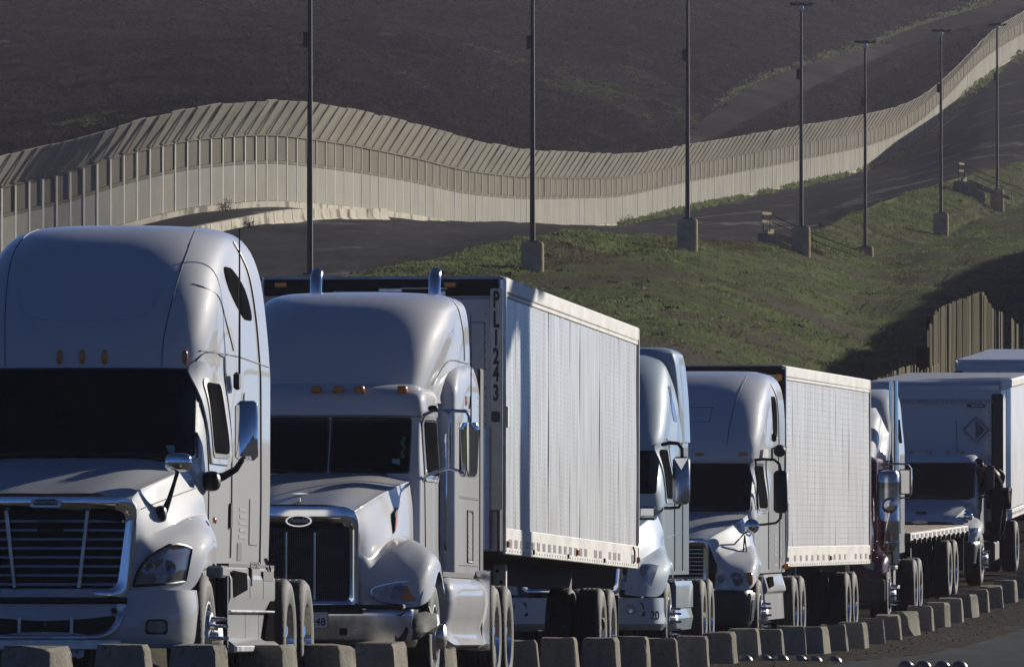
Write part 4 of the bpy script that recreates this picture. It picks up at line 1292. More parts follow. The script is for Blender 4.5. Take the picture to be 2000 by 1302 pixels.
    # lower flank
    for sg in (1, -1):
        m = MB()
        prof = [(1.02,1.10),(1.17,1.10),(1.205,1.02),(1.205,.86),(1.165,.74),(1.165,.52),(1.24,.46),(1.24,.40),(1.02,.40)]
        prof = [(x*sg, z) for x, z in prof]
        m.prism([(x, z) for x, z in prof], 2.62, 5.75, 'y')
        m.build('tank_fairing', MATS[S], t, ang=20)
        MB().prism([(2.80,.86),(3.75,.93),(3.70,1.07),(2.72,1.09)], 1.206*sg, 1.212*sg, 'x').build('step_recess', MATS['smoked'], t)
        MB().box((1.19*sg, 4.05, 1.04), (.05, .10, .16), .01).build('step_slot', MATS['grille_black'], t)
        MB().box((1.20*sg, 5.25, 1.05), (.02, .75, .08)).build('step_slot', MATS['grille_black'], t)
        MB().prism([(5.05,.50),(5.75,.46),(5.75,.84),(5.45,.84)], 1.166*sg, 1.20*sg, 'x').build('rear_facet', MATS['smoked'], t)
        MB().box((1.14*sg, 2.56, .75), (.10, .10, .66), .02).build('splash_guard', MATS['black_plastic'], t)
        for y in (3.95, 4.9):
            MB().box((1.2065*sg, y, .94), (.004, .008, .17)).build('panel_gap', MATS['ink_grey'], t)
            MB().box((1.166*sg, y, .63), (.004, .008, .22)).build('panel_gap', MATS['ink_grey'], t)
        MB().box((1.19*sg, 4.2, .745), (.03, 3.1, .02), .006).build('fairing_lip', MATS['aluminium'], t)
        MB().box((1.245*sg, 4.2, .43), (.02, 3.1, .05), .006).build('side_step', MATS['aluminium'], t)
        MB().tube([(1.18*sg,5.30,1.12),(1.19*sg,5.42,1.02),(1.19*sg,5.5,1.1),(1.14*sg,5.6,1.2)], .018, 6).build('air_hose', MATS['black_plastic'], t)
        MB().box((1.10*sg, 4.3, 1.125), (.16, 3.2, .045)).build('rubber_skirt', MATS['black_plastic'], t)
    text_mesh('skirt_lettering', 'FREIGHTLINER', .10, MATS['ink_grey'], t, (1.184, 4.5, 1.13), (math.pi/2, 0, math.pi/2), bold=.002)
    axle(t, 1.185, 1.28, 'steer')
    axle(t, 1.215, 6.75, 'dual'); axle(t, 1.215, 8.08, 'dual')
    chassis(t, .6, 8.7)
    MB().box((0, 7.2, 1.05), (.9, 1.0, .12), .02).build('coupling_plate', MATS['steel_dark'], t)
    return t
truck_one()
# ------------------------------------------------------------------ trailers
def dot_panel_mat(name, col, dy, dz, ry, rz, streak=.10, dk=.8):
    m = bpy.data.materials.new(name); m.use_nodes = True
    nt = m.node_tree; b = nt.nodes['Principled BSDF']
    b.inputs['Roughness'].default_value = .42; b.inputs['Coat Weight'].default_value = .25; b.inputs['Coat Roughness'].default_value = .15
    tc = node(nt, 'ShaderNodeTexCoord'); sp = node(nt, 'ShaderNodeSeparateXYZ'); nt.links.new(tc.outputs['Object'], sp.inputs[0])
    def mth(op, a, v=None, c=None):
        n = node(nt, 'ShaderNodeMath', operation=op)
        if hasattr(a, 'is_linked'): nt.links.new(a, n.inputs[0])
        else: n.inputs[0].default_value = a
        if v is not None:
            if hasattr(v, 'is_linked'): nt.links.new(v, n.inputs[1])
            else: n.inputs[1].default_value = v
        return n.outputs[0]
    fy = mth('ABSOLUTE', mth('SUBTRACT', mth('FRACT', mth('DIVIDE', sp.outputs['Y'], dy)), .5))
    fz = mth('ABSOLUTE', mth('SUBTRACT', mth('FRACT', mth('DIVIDE', sp.outputs['Z'], dz)), .5))
    dot = mth('MULTIPLY', mth('LESS_THAN', fy, ry / dy), mth('LESS_THAN', fz, rz / dz))
    mp = node(nt, 'ShaderNodeMapping'); mp.inputs['Scale'].default_value = (0, 3.4, .07); nt.links.new(tc.outputs['Object'], mp.inputs[0])
    nz = node(nt, 'ShaderNodeTexNoise'); nz.inputs['Scale'].default_value = 2.0; nz.inputs['Detail'].default_value = 9; nz.inputs['Roughness'].default_value = .75
    nt.links.new(mp.outputs[0], nz.inputs['Vector'])
    rp = node(nt, 'ShaderNodeValToRGB'); rp.color_ramp.elements[0].position = .32; rp.color_ramp.elements[1].position = .66
    rp.color_ramp.elements[0].color = (*[c*(1 - 2.6*streak) for c in col], 1); rp.color_ramp.elements[1].color = (*[min(1, c*(1 + streak)) for c in col], 1)
    nt.links.new(nz.outputs['Fac'], rp.inputs[0])
    n2 = node(nt, 'ShaderNodeTexNoise'); n2.inputs['Scale'].default_value = .9; n2.inputs['Detail'].default_value = 6
    nt.links.new(tc.outputs['Object'], n2.inputs['Vector'])
    ml = node(nt, 'ShaderNodeMix', data_type='RGBA', blend_type='MULTIPLY')
    nt.links.new(rp.outputs[0], ml.inputs['A'])
    r2 = node(nt, 'ShaderNodeValToRGB'); r2.color_ramp.elements[0].position = .3; r2.color_ramp.elements[0].color = (.78,.76,.74,1); r2.color_ramp.elements[1].position = .6; r2.color_ramp.elements[1].color = (1,1,1,1)
    nt.links.new(n2.outputs['Fac'], r2.inputs[0]); nt.links.new(r2.outputs[0], ml.inputs['B']); ml.inputs['Factor'].default_value = .8
    mx = node(nt, 'ShaderNodeMix', data_type='RGBA'); nt.links.new(mth('MULTIPLY', dot, dk), mx.inputs['Factor'])
    nt.links.new(ml.outputs['Result'], mx.inputs['A']); mx.inputs['B'].default_value = (.10, .10, .11, 1)
    nt.links.new(mx.outputs['Result'], b.inputs['Base Color'])
    MATS[name] = m
dot_panel_mat('ribbed_panel', (.55, .57, .59), .41, .052, .016, .011, .17)
dot_panel_mat('dotted_panel', (.60, .605, .615), .21, .085, .040, .010, .10, .5)
dot_panel_mat('box_panel', (.72, .725, .735), 1.2, .3, .004, .002, .06)

def box_trailer(loc, rot, label, L, top, bot, hw, panel, npan, matn, rail_h, tape, group='trailers behind the trucks', axle_y=None, gear_y=2.6, amber=True, roof_mat='rail_white'):
    t = thing('box_trailer', label, 'trailer', loc, rot, group)
    rr = random.Random(int(L*10))
    zr0, zr1 = bot, bot + rail_h
    zt0 = top - .21
    for sg in (1, -1):
        w = L / npan
        for k in range(npan):
            G = []
            n = 12
            ph = rr.random()*6; tilt = rr.uniform(-.005, .005)
            for i in range(n + 1):
                y = k*w + w*i/n
                x = hw - .010 + .0055*math.sin(i*2*math.pi/ (n/3) + ph) + .004*rr.uniform(-1, 1) - (.008 if i in (0, n) else 0) + tilt*(i/n - .5)
                G.append([Vector((sg*(x + .004*math.sin(j*1.3 + k + i*.5)), y, zr1 + (zt0 - zr1)*j/6)) for j in range(7)])
            G = [[q + Vector((-sg*.02, 0, 0)) for q in G[0]]] + G + [[q + Vector((-sg*.02, 0, 0)) for q in G[-1]]]
            MB().grid(G).build('side_panel', MATS[matn], t, ang=50)
        MB().box((sg*(hw - .02), L/2, (zr0 + zr1)/2), (.05, L, rail_h), .008).build('bottom_rail', MATS['rail_white'], t)
        MB().box((sg*(hw - .015), L/2, (zt0 + .05 + top)/2 + .0), (.05, L, top - zt0 - .05), .012).build('top_rail', MATS['rail_white'], t)
        MB().box((sg*(hw - .018), L/2, zt0 + .026), (.04, L, .040), .006).build('rail_flange', MATS['rail_white'], t)
        ys = .35
        while ys < L - .4:
            wl = rr.uniform(.26, .34)
            if rr.random() < .9:
                p = MB().box((sg*(hw + .006), ys + wl/2, zr0 + rail_h*.42), (.006, wl, .085)).build('reflector_tape', MATS['tape'], t)
            ys += tape
        m = MB()
        ys = .1
        while ys < L - .1:
            m.box((sg*(hw + .006), ys, zr0 + .035), (.008, .02, .02)); ys += .30
        m.build('rail_rivets', MATS['ink_grey'], t, smooth=False)
        if amber:
            for y, mt in ((.12, 'amber'), (L*.5, 'amber'), (L - .1, 'red_lens')):
                MB().box((sg*(hw + .015), y, zr0 + rail_h*.38), (.04, .14, .07), .01).build('side_lamp', MATS[mt], t)
        MB().box((sg*(hw - .03), -.03, (bot + top)/2), (.09, .12, top - bot), .03).build('corner_post', MATS['aluminium'], t)
        MB().box((sg*(hw - .02), L + .03, (bot + top)/2), (.07, .08, top - bot), .015).build('corner_post', MATS['rail_white'], t)
    MB().box((0, L/2, top - .015), (2*hw - .08, L - .02, .05), .01).build('roof', MATS[roof_mat], t)
    MB().box((0, L/2, bot + .05), (2*hw - .12, L - .05, .10)).build('floor', MATS['under_black'], t)
    MB().box((0, .0, (bot + top)/2), (2*hw - .15, .05, top - bot - .06)).build('front_wall', MATS['trailer_front'], t)
    MB().box((0, L, (bot + top)/2), (2*hw - .15, .05, top - bot - .06)).build('rear_door', MATS['trailer_front'], t)
    chassis(t, .3, L - .3, bot - .12, .48)
    ay = axle_y if axle_y else (L - 3.6, L - 2.3)
    for y in ay: axle(t, hw - .05, y, 'dual')
    for sg in (1, -1):
        lg = MB().box((sg*.95, gear_y, .86), (.14, .14, .72), .01)
        lg.box((sg*.95, gear_y, .47), (.11, .11, .5)); lg.box((sg*.95, gear_y, .2), (.28, .25, .03))
        lg = lg.build('landing_leg', MATS['rail_white'], t)
        m = MB()
        for k in range(6): m.lathe([(0,-.004),(.018,-.003),(.02,0)], (sg*.95 - .02 + .04*(k % 2), gear_y - .075, 1.15 - .12*k), 'y', 8)
        m.build('pin_holes', MATS['grille_black'], lg)
        MB().box((sg*.8, L - .45, .62), (.6, .02, .72), .004).build('mud_flap', MATS['tyre'], t)
    return t
def trailer_two():
    d = 107.0; yaw = 5.6; hw = 1.29; top = 4.17
    Xr = -.075
    X = Xr - hw*math.cos(math.radians(yaw)); 
    loc = Vector((X, d + .12, 2.19 - top))
    t = box_trailer(loc, (-math.atan(.0172), 0, -math.radians(yaw)), 'long ribbed white box trailer with black letters down its front corner', 16.1, top, 1.30, hw, None, 13, 'ribbed_panel', .27, .62, axle_y=(12.0, 13.3), gear_y=2.9)
    MB().box((0, -.045, 4.06), (2.5, .05, .17), .01).build('front_header', MATS['under_black'], t)
    for x in (-1.05, .72):
        MB().box((x, -.085, 4.09), (.13, .03, .055), .01).build('front_lamp', MATS['amber'], t)
    for x, z, w, h in ((-.25, 4.0, .5, .05), (.1, 4.03, .25, .05), (.62, 3.98, .12, .09), (.45, 4.05, .5, .025)):
        MB().box((x, -.09, z), (w, .05, h), .01).build('header_fitting', MATS['aluminium'], t)
    MB().box((.93, -.04, 2.75), (.46, .03, 2.4), .01).build('front_plate', MATS['trailer_front'], t)
    MB().box((1.0, -.07, 3.45), (.16, .03, .5), .01).build('document_box', MATS['trailer_front'], t)
    m = MB()
    for k in range(24):
        for x in (.73, .90, 1.09): m.box((x, -.058, 1.6 + .095*k), (.012, .012, .012))
    m.build('front_rivets', MATS['ink_black'], t, smooth=False)
    cp = MB().box((1.205, -.085, 2.9), (.125, .03, 2.3), .01).build('letter_strip', MATS['rail_white'], t)
    for ch, z in (('P', 3.93), ('L', 3.72), ('1', 3.53), ('2', 3.34), ('4', 3.16), ('3', 2.96)):
        l = text_mesh('letter', ch, .23, MATS['ink_black'], cp, (1.203, -.105, z), (math.pi/2, 0, 0), bold=.008)
        l.scale = (.55, 1, 1)
    MB().box((1.2, -.12, 2.72), (.08, .06, .10), .01).build('socket_box', MATS['black_plastic'], t)
    MB().box((1.30, .02, 2.72), (.05, .16, .22), .01).build('corner_bracket', MATS['rail_white'], t)
    MB().tube([(1.1,-.12,1.35),(1.1,-.12,2.6)], .05, 8).build('front_pipe', MATS['aluminium'], t)
    for y in (3, 7, 11.5):
        MB().box((1.30, y, 1.35), (.03, .05, .05)).build('hook', MATS['under_black'], t)
    MB().tube([(1.31, 15.2, 1.55),(1.33, 15.2, 1.50),(1.33, 15.25, 1.38),(1.31, 15.3, 1.36)], .012, 5).build('tie_loop', MATS['under_black'], t)
    return t
def trailer_four():
    d = 152.0; yaw = 6.85; hw = 1.29; top = 4.12
    X = 4.03 - hw*math.cos(math.radians(yaw))
    loc = Vector((X, d + .15, 1.80 - top))
    t = box_trailer(loc, (-math.atan(.0038), 0, -math.radians(yaw)), 'dotted white box trailer with rusty front corner behind the third white cab', 14.6, top, 1.16, hw, None, 12, 'dotted_panel', .30, .95, axle_y=(11.2, 12.5), gear_y=4.6)
    for x in (-.6, .5):
        MB().box((x, -.04, 2.75), (.9, .03, 2.5), .01).build('front_plate', MATS['trailer_front'], t)
    MB().box((1.24, -.10, 2.7), (.10, .03, 2.75), .01).build('rusty_strip', MATS['rust_and_shade'], t)
    MB().box((1.20, -.11, 3.95), (.10, .05, .10), .01).build('front_lamp', MATS['amber'], t)
    MB().box((0, -.05, 4.05), (2.5, .05, .12), .01).build('front_header', MATS['rust_and_shade'], t)
    return t

# ------------------------------------------------------------------ second truck
def truck_two():
    loc, rot = place(581, 97, 5.4, .0145)
    t = thing('semi_truck', 'pearl white semi truck with oval badge, mesh grille and twin exhaust tips', 'truck', loc, rot, 'semi trucks in the queue')
    S = 'pearl_paint'
    A = Body([(1.15,2.42,4.3,.91,.30,5,.93),(2.02,2.52,4.3,.90,.28,5,.93),(2.62,2.74,4.3,.87,.26,5,.90),(2.66,2.70,4.3,.90,.36,4.5,.91),(2.84,2.74,4.3,.89,.40,4.2,.90),(2.92,2.86,4.3,.84,.45,3.6,.86),(2.97,3.10,4.3,.74,.5,3,.78)], ls=.6)
    A.mesh([1.15,1.5,1.8,2.02,2.2,2.4,2.55,2.62,2.64,2.66,2.72,2.78,2.84,2.88,2.92,2.95,2.97]).build('cab', MATS[S], t, ang=45)
    D = Body([(2.80,3.00,6.3,.80,.6,3.0,.98),(3.0,3.12,6.3,.87,.8,2.9,1.0),(3.3,3.34,6.3,.94,1.1,2.9,1.0),(3.55,3.62,6.3,.97,1.3,2.9,.99),(3.74,3.98,6.3,.96,1.4,2.9,.97),(3.85,4.42,6.28,.91,1.3,2.8,.93),(3.91,4.95,6.2,.80,1.0,2.7,.83),(3.93,5.3,6.1,.60,.7,2.5,.62)], ls=.8)
    D.mesh([2.80,2.9,3.0,3.1,3.2,3.3,3.4,3.5,3.58,3.66,3.74,3.79,3.83,3.86,3.89,3.91,3.922,3.93]).build('roof_fairing', MATS[S], t, ang=50)
    W = Body([(1.12,4.12,6.4,1.07,.22,4,1.09),(2.6,4.12,6.4,1.07,.22,4,1.09),(2.9,4.18,6.4,1.07,.28,3.6,1.09),(3.08,4.34,6.4,1.05,.40,3.2,1.07),(3.19,4.62,6.4,1.00,.6,3.0,1.03),(3.25,5.0,6.4,.93,.7,2.8,.97)], ls=.5)
    W.mesh([1.12,1.3,1.6,2.0,2.4,2.6,2.75,2.85,2.93,3.0,3.06,3.11,3.15,3.19,3.22,3.24,3.25]).build('sleeper', MATS[S], t, ang=45)
    rows = [[(0,.15,1.76),(.30,.16,1.755),(.515,.20,1.70),(.555,.24,1.52),(.555,.26,1.32),(.55,.27,1.12),(.545,.28,.96),(.54,.28,.80)],
            [(0,.55,1.86),(.33,.55,1.855),(.585,.53,1.77),(.63,.50,1.52),(.645,.47,1.26),(.70,.40,1.12),(.78,.34,.98),(.80,.30,.80)],
            [(0,1.10,1.96),(.38,1.10,1.955),(.66,1.08,1.86),(.70,1.04,1.60),(.73,.98,1.40),(.89,.74,1.30),(1.06,.52,1.04),(1.08,.44,.80)],
            [(0,1.70,2.03),(.42,1.70,2.02),(.72,1.66,1.93),(.765,1.62,1.68),(.79,1.50,1.47),(.97,1.22,1.42),(1.16,.92,1.24),(1.19,.74,.90)],
            [(0,2.25,2.08),(.46,2.25,2.075),(.77,2.25,1.99),(.81,2.22,1.72),(.83,2.15,1.42),(1.0,1.72,1.36),(1.18,1.45,1.26),(1.21,1.25,1.14)],
            [(0,2.55,2.10),(.48,2.55,2.09),(.80,2.55,2.01),(.83,2.55,1.72),(.84,2.55,1.22),(1.0,2.02,1.10),(1.17,1.92,1.04),(1.21,1.80,.92)]]
    nose(rows, 30, 44).build('hood', MATS[S], t, ang=55)
    yf = lambda x, z: .14 + .06*abs(x/.55)**2.5
    outer = rrect(0, 0, .555, .555, .775, 1.745, (.08,.08,.19,.19)); inner = rrect(0, 0, .475, .475, .855, 1.555, (.06,.06,.07,.07))
    # the inner edge dips under the oval badge
    inner = [(x, z - (.055*math.exp(-(x/.16)**4) if z > 1.45 else 0)) for x, z in inner]
    frame_ring(outer, inner, yf, .035, .10).build('grille_surround', MATS['chrome'], t, ang=45)
    gb = MB().poly([Vector((x, .235, z)) for x, z in inner]).build('grille_backing', MATS['grille_black'], t)
    m = MB()
    for k in range(34):
        z = .86 + k*.0202
        m.add([Vector((x, y, zz)) for x in (-.47, .47) for y, zz in ((.215, z), (.212, z + .006), (.218, z + .006))], [(0,1,4,3),(1,2,5,4),(2,0,3,5)])
    for k in range(44):
        x = -.47 + k*.0218
        m.add([Vector((xx, y, z)) for z in (.86, 1.55) for xx, y in ((x, .214), (x + .006, .211), (x + .006, .217))], [(0,1,4,3),(1,2,5,4),(2,0,3,5)])
    mo = m.build('grille_mesh', MATS['mesh_steel'], t, smooth=False)
    for x in (-.135, .135):
        MB().tube([(x, .20, .865), (x, .20, 1.50)], .013, 6).build('grille_post', MATS['chrome'], t)
    em = MB().prism([(.125*math.cos(a), .056*math.sin(a)) for a in np.linspace(0, 2*math.pi, 32, endpoint=False)], -.015, .012, 'y').build('badge', MATS['chrome'], t, (0, .095, 1.605), ang=30)
    MB().prism([(.108*math.cos(a), .044*math.sin(a)) for a in np.linspace(0, 2*math.pi, 32, endpoint=False)], -.004, .004, 'y').build('badge_field', MATS['ink_black'], em, (0, -.015, 0))
    text_mesh('badge_lettering', 'Peterbilt', .060, MATS['plate_white'], em, (0, -.024, .004), (math.pi/2, 0, 0), shear=.35, bold=.0006, space=.9)
    o = MB().box((0, 0, .03), (.03, .05, .06), .01)
    o.tube([(0,-.01,.055),(0,-.0,.09)], [.012,.008], 6); o.prism([(-.085,.088),(0,.08),(.085,.088),(0,.097)], -.02, .03, 'y')
    o.build('hood_ornament', MATS['chrome'], t, (0, .24, 1.775))
    # bumper, its driver-side end torn off and dark
    Bp = Body([(.42,.0,.5,1.06,.24,5,1.06),(.47,-.03,.5,1.08,.26,5,1.08),(.74,-.04,.5,1.09,.26,5,1.09),(.775,-.02,.5,1.09,.26,5,1.09)], ls=.1)
    Bp.mesh([.42,.44,.47,.55,.65,.74,.76,.775]).build('bumper', MATS['dull_chrome'], t, ang=40)
    MB().box((0, .10, .80), (2.0, .2, .04), .01).build('bumper_gap', MATS['grille_black'], t)
    front_panel(Bp, 'tow_hole', 'grille_black', t, .40, .475, .53, .60, off=.004, r=(.2,.2), nu=4, nv=4)
    front_panel(Bp, 'bumper_step', 'steel_dark', t, -.62, .62, .735, .765, off=.02, r=(0,0), nu=8, nv=2)
    m = MB()
    rt = random.Random(4)
    G = []
    for i in range(9):
        x = .93 + .33*i/8
        y = .0 + .55*(i/8)**2.2
        G.append([Vector((x + rt.uniform(-.012,.012), y + rt.uniform(-.02,.02), z)) for z in (.47 + .18*(i/8)**3 + rt.uniform(-.03,.03), .56, .66, .74 + rt.uniform(-.02,.03))])
    m.grid(G); m.grid([[q + Vector((0,.03,0)) for q in r] for r in G]); m.build('torn_bumper_end', MATS['steel_dark'], t, ang=20)
    MB().tube([(1.17,.6,.80),(1.22,.55,.66),(1.20,.6,.55)], .02, 5).build('bumper_bracket', MATS['steel_dark'], t)
    plate(t, 'licence_plate', (.14, -.075, .672), '3248', .095, 'white plate ending 3248', dx=.04)
    for sg in (1, -1):
        C = [[(.665,.300,.90),(.665,.305,.925),(.67,.31,.955),(.70,.33,.985)],
             [(.80,.315,.845),(.81,.335,.91),(.83,.37,.97),(.86,.42,1.025)],
             [(.96,.39,.83),(.98,.425,.91),(1.0,.48,.98),(1.02,.55,1.04)],
             [(1.10,.495,.84),(1.115,.55,.91),(1.125,.62,.98),(1.13,.69,1.035)]]
        C = [[Vector((x*sg, y - .022 - .03*(1 - k/3), z)) for x, y, z in r] for k, r in enumerate(C)]
        g2 = net(C, 10, 10)
        hl = MB().grid(g2).build('headlight', MATS['lens_clear'], t)
        bd = [g2[i][0] for i in range(11)] + [g2[10][j] for j in range(1, 11)] + [g2[i][10] for i in range(9, -1, -1)] + [g2[0][j] for j in range(9, 0, -1)]
        MB().tube(bd + [bd[0]], .012, 5).build('headlight_rim', MATS['chrome'], hl)
        MB().grid([[q + Vector((.004*sg, -.010, 0)) for q in r[1:10]] for r in g2[6:10]]).build('turn_lens', MATS['amber'], hl)
        MB().grid([[q + Vector((.0, -.008, 0)) for q in r[2:9]] for r in g2[4:7]]).build('reflector', MATS['lamp_glass'], hl)
        # vent badge on the hood side
        v = MB().prism([(1.30,1.50),(1.58,1.56),(1.62,1.75),(1.42,1.70)], .745*sg, .775*sg, 'x').build('hood_vent', MATS['ink_black'], t)
        MB().prism([(1.33,1.52),(1.48,1.56),(1.47,1.66),(1.40,1.66)], .775*sg, .782*sg, 'x').build('vent_badge', MATS['ink_red'], v)
        # windshield halves
        x0, x1 = (.025, .765) if sg > 0 else (-.765, -.025)
        front_panel(A, 'windshield_seal', 'black_plastic', t, x0 - .02, x1 + .02, 2.09, 2.635, off=.004, r=(.05,.1))
        w = front_panel(A, 'windshield', 'glass', t, x0, x1, 2.11, 2.615, off=.010, r=(.05,.1))
        if sg > 0:
            MB().box(tuple(A.front(.655, 2.20) + Vector((0,-.016,0))), (.075, .006, .065), .002).build('inspection_sticker', MATS['sticker'], w)
            G = [[A.front(.715 + .012*math.sin(k*1.9) + dx, 2.45 - .026*k) + Vector((0, -.018, 0)) for dx in (-.014 - .01*math.sin(k), .014)] for k in range(9)]
            MB().grid(G).build('green_ribbon', MATS['green_cloth'], w)
        MB().tube([A.front(x, z) + Vector((0,-.04,0)) for x, z in ((x1*.75 if sg > 0 else x0*.12, 2.06), ((x0+x1)/2, 2.12), (x0 + .06, 2.14))], [.022,.011,.008], 5).build('wiper', MATS['black_plastic'], t)
        blob(tuple(A.front((.46*sg if sg > 0 else -.42), 2.06) + Vector((0, -.04, -.01))), (.09, .08, .06), 6).build('wiper_pivot', MATS['black_plastic'], t)
        # door
        side_panel(A, 'door_frame', S, t, 2.90, 3.90, 2.02, 2.66, sg, off=.012, r=(.2,.2))
        side_panel(A, 'window_seal', 'chrome', t, 2.96, 3.84, 2.05, 2.63, sg, off=.018, r=(.2,.2))
        side_panel(A, 'side_window', 'smoked', t, 3.0, 3.80, 2.08, 2.60, sg, off=.024, r=(.2,.2))
        side_line(A, [(2.86,1.2),(2.86,2.0),(2.9,2.66)], .008, 'door_gap', 'ink_black', t, sg)
        side_line(A, [(3.98,1.2),(3.98,2.0),(3.98,2.66)], .010, 'door_gap', 'ink_black', t, sg)
        side_line(W, [(4.5,1.9),(5.3,1.9),(6.3,1.9)], .004, 'rivet_seam', 'ink_grey', t, sg)
        side_line(W, [(4.5,2.62),(5.3,2.62),(6.3,2.62)], .004, 'rivet_seam', 'ink_grey', t, sg)
        m = MB()
        for zz in (1.22, 1.88, 2.60):
            for k in range(18): m.box(tuple(W.side(4.5 + .1*k, zz, sg)), (.012, .012, .012))
        for k in range(22): m.box(tuple(W.side(6.25, 1.2 + .085*k, sg)), (.012, .012, .012))
        m.build('rivets', MATS['aluminium'], t, smooth=False)
        hp = [(5.15,1.30),(5.15,1.72),(5.18,1.76),(5.62,1.76),(5.65,1.72),(5.65,1.30),(5.62,1.26),(5.18,1.26),(5.15,1.30)]
        side_line(W, hp, .010, 'locker_frame', 'ink_grey', t, sg, off=.004)
        side_panel(W, 'locker_door', S, t, 5.17, 5.63, 1.28, 1.74, sg, off=.006, r=(.1,.1))
        for k in range(4): side_panel(W, 'locker_lettering', 'ink_grey', t, 5.25, 5.52 - .03*(k % 2), 1.50 - .05*k, 1.52 - .05*k, sg, off=.010, r=(0,0), nu=2, nv=2)
        side_panel(W, 'sleeper_window_seal', 'black_plastic', t, 5.2, 6.1, 2.10, 2.55, sg, off=.006, r=(.2,.2))
        side_panel(W, 'sleeper_window', 'smoked', t, 5.28, 6.02, 2.14, 2.51, sg, off=.012, r=(.2,.2))
        MB().tube([(.99*sg,4.07,1.35),(.99*sg,4.03,1.5),(.99*sg,4.03,2.35),(.99*sg,4.07,2.5)], .016, 6).build('grab_handle', MATS['chrome'], t)
        # mirror on its tube frame
        fr = MB()
        fr.tube([(.90*sg,2.82,2.66),(1.0*sg,2.72,2.70),(1.17*sg,2.66,2.695),(1.33*sg,2.62,2.69),(1.36*sg,2.61,2.64),(1.36*sg,2.61,2.58)], .017, 7)
        fr.tube([(1.12*sg,2.67,2.695),(1.165*sg,2.64,2.66),(1.17*sg,2.64,2.5),(1.17*sg,2.64,2.14)], .016, 7)
        fr.tube([(.87*sg,2.80,1.82),(.87*sg,2.76,1.98),(.93*sg,2.72,2.07),(1.05*sg,2.68,2.11),(1.17*sg,2.64,2.14),(1.26*sg,2.62,2.115),(1.31*sg,2.61,2.11)], .016, 7)
        fr = fr.build('mirror_frame', MATS['dull_chrome'], t)
        blob((1.0*sg, 2.70, 2.72), (.10,.08,.06), 6).build('frame_clamp', MATS['black_plastic'], fr)
        MB().box((.875*sg, 2.82, 1.80), (.05, .07, .22), .01).build('frame_hinge', MATS['black_plastic'], fr)
        G = []
        for j in range(15):
            b = j/14; z = 2.06 + .52*b
            w_ = .075 + .025*b; e = min(b, 1 - b); k = min(1, (e/.06)) ** .5 if e < .06 else 1
            w_ *= .72 + .28*k
            G.append([Vector(((1.365 + w_*math.cos(a)*abs(math.cos(a))**-.4 if abs(math.cos(a)) > .02 else 1.365)*sg, 2.60 - (.06 + .03*b)*math.sin(a)*(1 if math.sin(a) > 0 else .35), z)) for a in np.linspace(0, 2*math.pi, 20, endpoint=False)])
        mm = MB().grid(G, wrap=True); mm.poly(G[0]); mm.poly(G[-1]); mm.build('mirror', MATS['chrome'], t, ang=50)
        MB().box((1.275*sg, 2.62, 2.32), (.022, .05, .48), .008).build('mirror_edge', MATS['black_plastic'], t)
        blob((1.31*sg, 2.58, 2.085), (.08,.08,.06), 6).build('mirror_foot', MATS['aluminium'], t)
        # exhaust tips behind the roof
        e = MB().tube([(.60*sg,6.75,.9),(.60*sg,6.75,3.95),(.60*sg,6.76,4.06),(.60*sg,6.80,4.13),(.60*sg,6.88,4.17)], .062, 14).build('exhaust_stack', MATS['chrome'], t)
        # flank
        G = []
        for y, k in ((2.62,.80),(2.66,.90),(2.80,.98),(3.0,1.0),(3.5,1.0),(4.6,1.0),(5.5,1.0),(5.82,.99),(5.9,.95)):
            sec = []
            for x, z in ((.90,1.10),(1.10,1.10),(1.17,1.06),(1.21,.98),(1.215,.85),(1.19,.7),(1.16,.6),(1.18,.5),(1.2,.44),(1.15,.40),(.9,.40)):
                sec.append(Vector((sg*(.9 + (x - .9)*k), y, .75 + (z - .75)*k)))
            G.append(sec)
        mm = MB().grid(G); mm.poly(G[0]); mm.poly(G[-1]); mm.build('tank_fairing', MATS[S], t, ang=45)
        MB().box((1.06*sg, 6.05, .78), (.36, .04, .80), .01).build('quarter_flap', MATS['chrome'], t)
        MB().box((1.02*sg, 4.0, 1.12), (.2, 3.0, .05)).build('cab_skirt', MATS['black_plastic'], t)
        MB().box((1.085*sg, 6.55, 2.1), (.03, .32, 2.2), .01).build('side_extender', MATS['black_plastic'], t)
    text_mesh('sleeper_lettering', 'PLS', .13, MATS['ink_red'], t, (1.092, 5.05, 2.84), (math.pi/2, 0, math.pi/2), shear=.15, bold=.003)
    MB().box((1.094, 5.1, 2.755), (.006, .55, .012)).build('lettering_rule', MATS['ink_red'], t)
    MB().tube([(1.095,5.32,2.78),(1.095,5.42,2.84),(1.095,5.46,2.90)], .012, 4).build('lettering_swoosh', MATS['ink_grey'], t)
    for x in (-.12, .09, .30, .71, -.71):
        blob(tuple(A.front(x - .02, 2.895) + Vector((0, -.035, .01))), (.10, .14, .075), 8, 3.4).build('marker_light', MATS['amber'], t)
    front_line(A, [(-.86,2.645),(0,2.645),(.86,2.645)], .010, 'visor_edge', 'ink_grey', t)
    side_line(D, [(3.9,2.98),(4.6,3.22),(5.4,3.24),(6.2,3.24)], .008, 'fairing_seam', 'ink_black', t)
    side_line(D, [(5.75,3.26),(5.72,3.5),(5.6,3.75),(5.5,3.85)], .006, 'fairing_seam', 'ink_grey', t)
    MB().tube([(1.38,2.60,2.58),(1.38,2.60,3.1),(1.375,2.62,3.62)], [.008,.006,.004], 5).build('aerial', MATS['ink_black'], t)
    axle(t, 1.16, 1.30, 'steer', big_nuts=False)
    axle(t, 1.22, 6.85, 'dual'); axle(t, 1.22, 8.15, 'dual')
    chassis(t, .6, 8.9)
    return t

